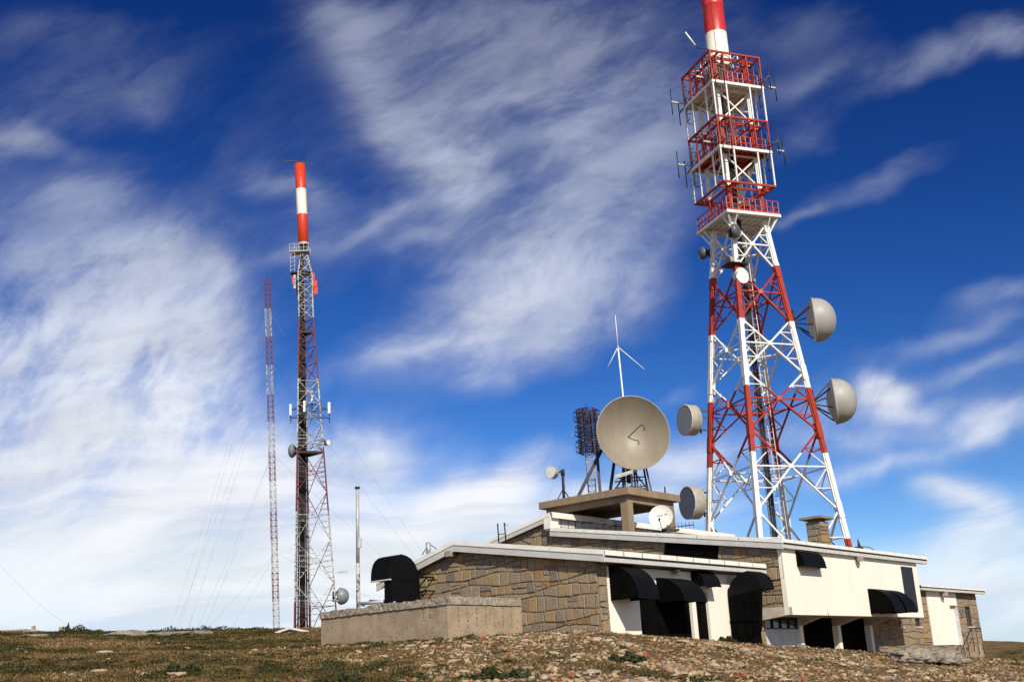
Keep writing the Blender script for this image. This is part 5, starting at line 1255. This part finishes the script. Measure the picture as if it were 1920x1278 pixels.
# ------------------------------------------------------------------ sun and sky
SAZ, SEL = math.radians(162), math.radians(34.5)
sl_ = bpy.data.lights.new('sun', 'SUN'); sl_.energy = 4.9; sl_.angle = math.radians(.53); sl_.color = (1, .925, .79)
so = bpy.data.objects.new('sun', sl_); COL.objects.link(so); so.location = (20, -40, 60)
sd_ = Vector((math.sin(SAZ)*math.cos(SEL), math.cos(SAZ)*math.cos(SEL), math.sin(SEL))); so.rotation_euler = sd_.to_track_quat('Z', 'Y').to_euler()
w = bpy.data.worlds.new('World'); S.world = w; w.use_nodes = True; nt = w.node_tree.nodes; ln = w.node_tree.links
bg = nt['Background']; bg.inputs['Strength'].default_value = .1
sky = nt.new('ShaderNodeTexSky'); sky.sky_type = 'NISHITA'; sky.sun_disc = False; sky.sun_elevation = SEL; sky.sun_rotation = SAZ; sky.altitude = 1500; sky.air_density = 1.0; sky.dust_density = .35; sky.ozone_density = 3.0
SKYG = [(2.6, 3.06, .60), (2.0, 1.54, .77), (1.6, 1.35, .97)]
sp = nt.new('ShaderNodeSeparateColor'); ln.new(sky.outputs[0], sp.inputs[0]); cbn = nt.new('ShaderNodeCombineColor')
def mth(op, a, b=None, c=None, clamp=False):
    n = nt.new('ShaderNodeMath'); n.operation = op; n.use_clamp = clamp
    for i, v in enumerate((a, b, c)):
        if v is None: continue
        if isinstance(v, (int, float)): n.inputs[i].default_value = v
        else: ln.new(v, n.inputs[i])
    return n.outputs[0]
for i, (g_, k_, m_) in enumerate(SKYG): ln.new(mth('MULTIPLY', mth('MINIMUM', mth('MULTIPLY', mth('POWER', mth('MULTIPLY', sp.outputs[i], .1), g_), k_), m_), 10.0), cbn.inputs[i])
tcn = nt.new('ShaderNodeTexCoord'); sx = nt.new('ShaderNodeSeparateXYZ'); ln.new(tcn.outputs['Generated'], sx.inputs[0])
ay = mth('MAXIMUM', mth('ABSOLUTE', sx.outputs[1]), .06)
su, sv = mth('DIVIDE', sx.outputs[0], ay), mth('DIVIDE', sx.outputs[2], ay)
cxy = nt.new('ShaderNodeCombineXYZ'); ln.new(su, cxy.inputs[0]); ln.new(sv, cxy.inputs[1])
def warped(src, scale, amp, det, seed):   # wind-drawn warp of the cloud field
    mp = nt.new('ShaderNodeMapping'); ln.new(src, mp.inputs['Vector']); mp.inputs['Location'].default_value = (seed, seed*1.3, 0)
    nw = N(nt, 'ShaderNodeTexNoise', Scale=scale, Detail=det, Roughness=.55); ln.new(mp.outputs[0], nw.inputs['Vector'])
    sb = nt.new('ShaderNodeVectorMath'); sb.operation = 'SUBTRACT'; ln.new(nw.outputs['Color'], sb.inputs[0]); sb.inputs[1].default_value = (.5, .5, .5)
    wv = nt.new('ShaderNodeVectorMath'); wv.operation = 'MULTIPLY_ADD'; ln.new(sb.outputs[0], wv.inputs[0]); wv.inputs[1].default_value = (amp, amp, 0); ln.new(src, wv.inputs[2])
    return wv.outputs[0]
warp = warped(cxy.outputs[0], 6.0, .09, 3.0, 2.0)
def blobs(BL, sharp=1.35, acc=None):
    for (px, py, rx, ry, an, wt_) in BL:
        r = ray(px, py); c = (r[0]/r[1], r[2]/r[1]); sc_ = 1.55/r[1]/FOC
        src = warp
        if acc is not None:
            q_ = nt.new('ShaderNodeVectorMath'); q_.operation = 'MULTIPLY_ADD'; ln.new(acc, q_.inputs[0]); q_.inputs[1].default_value = (1e-9, 1e-9, 0); ln.new(warp, q_.inputs[2]); src = q_.outputs[0]
        mp = nt.new('ShaderNodeMapping'); mp.vector_type = 'TEXTURE'; ln.new(src, mp.inputs['Vector'])
        mp.inputs['Location'].default_value = (c[0], c[1], 0); mp.inputs['Rotation'].default_value = (0, 0, math.radians(an-3)); mp.inputs['Scale'].default_value = (rx*sc_, ry*sc_, 1)
        dt = nt.new('ShaderNodeVectorMath'); dt.operation = 'DOT_PRODUCT'; ln.new(mp.outputs[0], dt.inputs[0]); ln.new(mp.outputs[0], dt.inputs[1])
        e = mth('MULTIPLY', mth('EXPONENT', mth('MULTIPLY', dt.outputs['Value'], -sharp)), wt_)
        acc = e if acc is None else mth('ADD', acc, e)
    return acc
# where the cloud banks lie: direction, half-widths, tilt, density.  thick low banks first, then the high veils
BANK = [(60, 620, 150, 60, 10, .62), (270, 590, 110, 70, 35, .62), (420, 600, 50, 60, 70, .55), (130, 690, 170, 55, -8, .62), (340, 690, 90, 60, 20, .62), (60, 480, 110, 40, -20, .36), (190, 490, 90, 40, 10, .30), (310, 470, 60, 40, 50, .46), (420, 480, 40, 40, 65, .38), (270, 780, 100, 50, 0, .85), (110, 800, 200, 50, 0, .85), (400, 690, 40, 40, 40, .4),
 (180, 900, 290, 75, 0, 1.15), (120, 1060, 330, 100, 0, 1.1), (440, 1040, 240, 100, 0, 1.05), (420, 865, 60, 20, -8, .7), (470, 910, 90, 50, 0, .7), (720, 1070, 170, 55, 8, 1.1), (800, 1000, 90, 40, 28, .85), (930, 925, 70, 28, 20, 1.15), (990, 890, 40, 18, 18, .7), (1030, 965, 100, 38, 5, 1.1),
 (690, 840, 45, 22, -28, .26), (670, 880, 40, 16, 10, .28), (640, 905, 55, 14, 5, .26), (1290, 885, 80, 30, 8, .62), (1200, 960, 130, 30, 0, .62), (1000, 1080, 400, 45, 0, 1.0),
 (1650, 735, 34, 30, 20, .95), (1690, 725, 30, 14, 10, .5), (1720, 765, 50, 16, 10, .34), (1800, 938, 46, 24, -4, .70), (1855, 962, 50, 24, -8, .65), (1885, 1020, 70, 28, 10, .7), (1720, 1125, 300, 40, 2, .45), (1890, 815, 45, 20, 12, .42), (1900, 1100, 120, 50, 0, .45)]
VEIL = [(640, 40, 70, 40, -50, .34), (690, 130, 60, 40, -55, .55), (740, 220, 60, 45, -50, .62), (800, 290, 60, 45, -45, .85), (855, 350, 45, 40, -55, .75), (760, 120, 110, 60, -30, .36), (880, 60, 150, 50, 8, .50), (1030, 50, 120, 45, 18, .50), (900, 180, 120, 45, 25, .46), (1020, 130, 120, 28, 28, .44), (1160, 95, 110, 28, 26, .50), (960, 260, 120, 26, 30, .56), (1090, 215, 120, 24, 28, .52), (1220, 170, 90, 30, 26, .40), (1010, 310, 110, 20, 28, .40), (1150, 290, 110, 34, 28, .42), (1250, 260, 70, 40, 20, .32),
 (1050, 420, 110, 45, 28, .60), (980, 500, 110, 50, 22, .80), (1090, 500, 90, 60, 25, .52), (910, 590, 110, 36, 18, .72), (1010, 590, 110, 45, 18, .55), (820, 645, 90, 20, 14, .70), (950, 680, 110, 26, 10, .42), (1060, 650, 80, 36, 20, .34), (1170, 400, 60, 60, 25, .34), (760, 405, 60, 14, 25, .38), (790, 445, 60, 12, 15, .36), (690, 430, 70, 14, 12, .22), (1260, 360, 60, 60, 20, .26), (1130, 580, 50, 40, 20, .22),
 (60, 60, 120, 40, 0, .12), (250, 80, 90, 40, 10, .10), (268, 208, 40, 26, 25, .36), (310, 150, 60, 30, 20, .16), (18, 258, 36, 16, -28, .55), (70, 285, 60, 14, -20, .36), (60, 360, 130, 40, -18, .26), (130, 190, 110, 40, 15, .16), (525, 352, 60, 20, -14, .20), (588, 370, 36, 20, -20, .22), (490, 345, 40, 16, 10, .14), (150, 420, 140, 40, -15, .28), (560, 440, 60, 14, 20, .16),
 (1890, 55, 50, 24, 28, .50), (1820, 85, 70, 22, 24, .28), (1730, 120, 80, 20, 26, .15), (1660, 155, 70, 24, 25, .14), (1500, 60, 100, 34, 14, .22), (1480, 150, 70, 30, 22, .18), (1560, 130, 90, 20, 20, .18), (1590, 360, 130, 18, 20, .09), (1700, 322, 60, 18, 20, .12), (1480, 400, 40, 9, 16, .24), (1480, 260, 60, 30, 22, .18),
 (1790, 630, 100, 18, 8, .11), (1840, 624, 60, 14, 10, .11), (1870, 560, 60, 22, 8, .14), (1800, 700, 120, 12, 12, .22), (1790, 800, 150, 20, 10, .40), (1640, 880, 110, 14, 10, .30), (1700, 860, 120, 12, 12, .26), (1560, 830, 70, 16, 10, .2), (1620, 760, 60, 20, 15, .3), (1260, 745, 30, 12, 15, .14), (1700, 790, 300, 100, 8, .08), (900, 300, 300, 230, 20, .08), (180, 230, 240, 120, -8, .07)]
bank = blobs(BANK)
veil = mth('SUBTRACT', blobs(VEIL, 1.35, bank), bank)
def streak(src, ang, sc1, sc2, det, rough, dist, seed):
    mp = nt.new('ShaderNodeMapping'); ln.new(src, mp.inputs['Vector']); mp.vector_type = 'TEXTURE'
    mp.inputs['Rotation'].default_value = (0, 0, math.radians(ang)); mp.inputs['Scale'].default_value = (1/sc1, 1/sc2, 1); mp.inputs['Location'].default_value = (seed, seed*.7, 0)
    n = N(nt, 'ShaderNodeTexNoise', Scale=1.0, Detail=det, Roughness=rough, Distortion=dist); ln.new(mp.outputs[0], n.inputs['Vector']); return n.outputs['Fac']
w2_ = warped(cxy.outputs[0], 3.0, .10, 3.0, 5.0)
s1 = streak(w2_, 28, 7.0, 14, 11.0, .63, .22, 3.1)
s5 = streak(w2_, 40, 8, 12, 10.0, .62, .25, 4.4)
s6 = streak(w2_, 30, 2.2, 5, 6.0, .5, .4, 9.3)
s2 = streak(w2_, 52, 9, 16, 10.0, .62, .2, 8.7)
s3 = streak(w2_, 24, 26, 60, 7.0, .62, .2, 1.3)
s4 = streak(w2_, 2, 3.5, 24, 8.0, .55, .3, 6.1)
def rmap(x, a, b, c, d, smooth=True):
    n = nt.new('ShaderNodeMapRange'); n.interpolation_type = 'SMOOTHSTEP' if smooth else 'LINEAR'; ln.new(x, n.inputs[0])
    for i, v in zip((1, 2, 3, 4), (a, b, c, d)): n.inputs[i].default_value = v
    return n.outputs[0]
def mixf(f, a, b):
    n = nt.new('ShaderNodeMix'); n.data_type = 'FLOAT'; ln.new(f, n.inputs[0]); ln.new(a, n.inputs[2]); ln.new(b, n.inputs[3]); return n.outputs[0]
low = rmap(sv, .10, .24, 1.0, 0.0)
nb = mixf(low, mth('ADD', mth('MULTIPLY', s2, .5), mth('MULTIPLY', s5, .5)), s4)
dB = mth('MULTIPLY', mth('MULTIPLY', bank, mixf(low, rmap(nb, .38, .62, .36, 1.85), rmap(nb, .36, .62, .55, 1.35))), rmap(s3, .35, .65, .90, 1.10))
dV = mth('MULTIPLY', mth('MULTIPLY', veil, mth('MULTIPLY', rmap(s1, .35, .65, .45, 1.40), rmap(s6, .38, .62, .70, 1.30))), rmap(s3, .33, .67, .90, 1.10))
back = rmap(sx.outputs[1], -.25, .05, .9, 0.0)            # unseen even cloud added behind the viewer, to whiten the light in shade
den = mth('ADD', mth('ADD', dB, dV), back)
al_ = mth('SUBTRACT', 1.0, mth('EXPONENT', mth('MULTIPLY', mth('MAXIMUM', mth('SUBTRACT', den, .02), 0.0), -1.25)), clamp=True)
elv = rmap(sv, .02, .60, 1.0, 0.0, False)
crp = ramp(nt, [(0, (.36, .40, .54)), (.30, (.56, .62, .77)), (.52, (.82, .86, .94)), (.75, (.94, .95, .98)), (1, (.86, .91, .97))]); ln.new(elv, crp.inputs[0])
# thick parts of a bank are a little greyer underneath
shd = nt.new('ShaderNodeVectorMath'); shd.operation = 'SCALE'; ln.new(crp.outputs[0], shd.inputs[0]); ln.new(mth('MULTIPLY', rmap(s4, .36, .62, .86, 1.03), 10.0), shd.inputs['Scale'])
mxs = nt.new('ShaderNodeMix'); mxs.data_type = 'RGBA'; ln.new(al_, mxs.inputs[0]); ln.new(cbn.outputs[0], mxs.inputs[6]); ln.new(shd.outputs[0], mxs.inputs[7])
ln.new(mxs.outputs[2], bg.inputs['Color'])

# ------------------------------------------------------------------ render settings
S.render.engine = 'CYCLES'; S.cycles.max_bounces = 5; S.cycles.diffuse_bounces = 3; S.cycles.glossy_bounces = 2; S.cycles.transmission_bounces = 2
w.cycles.sampling_method = 'MANUAL'; w.cycles.sample_map_resolution = 512
S.view_settings.view_transform = 'Standard'; S.view_settings.look = 'None'; S.view_settings.exposure = 0; S.view_settings.gamma = 1
for o in bpy.data.objects:
    if '_o' in o.keys(): del o['_o']
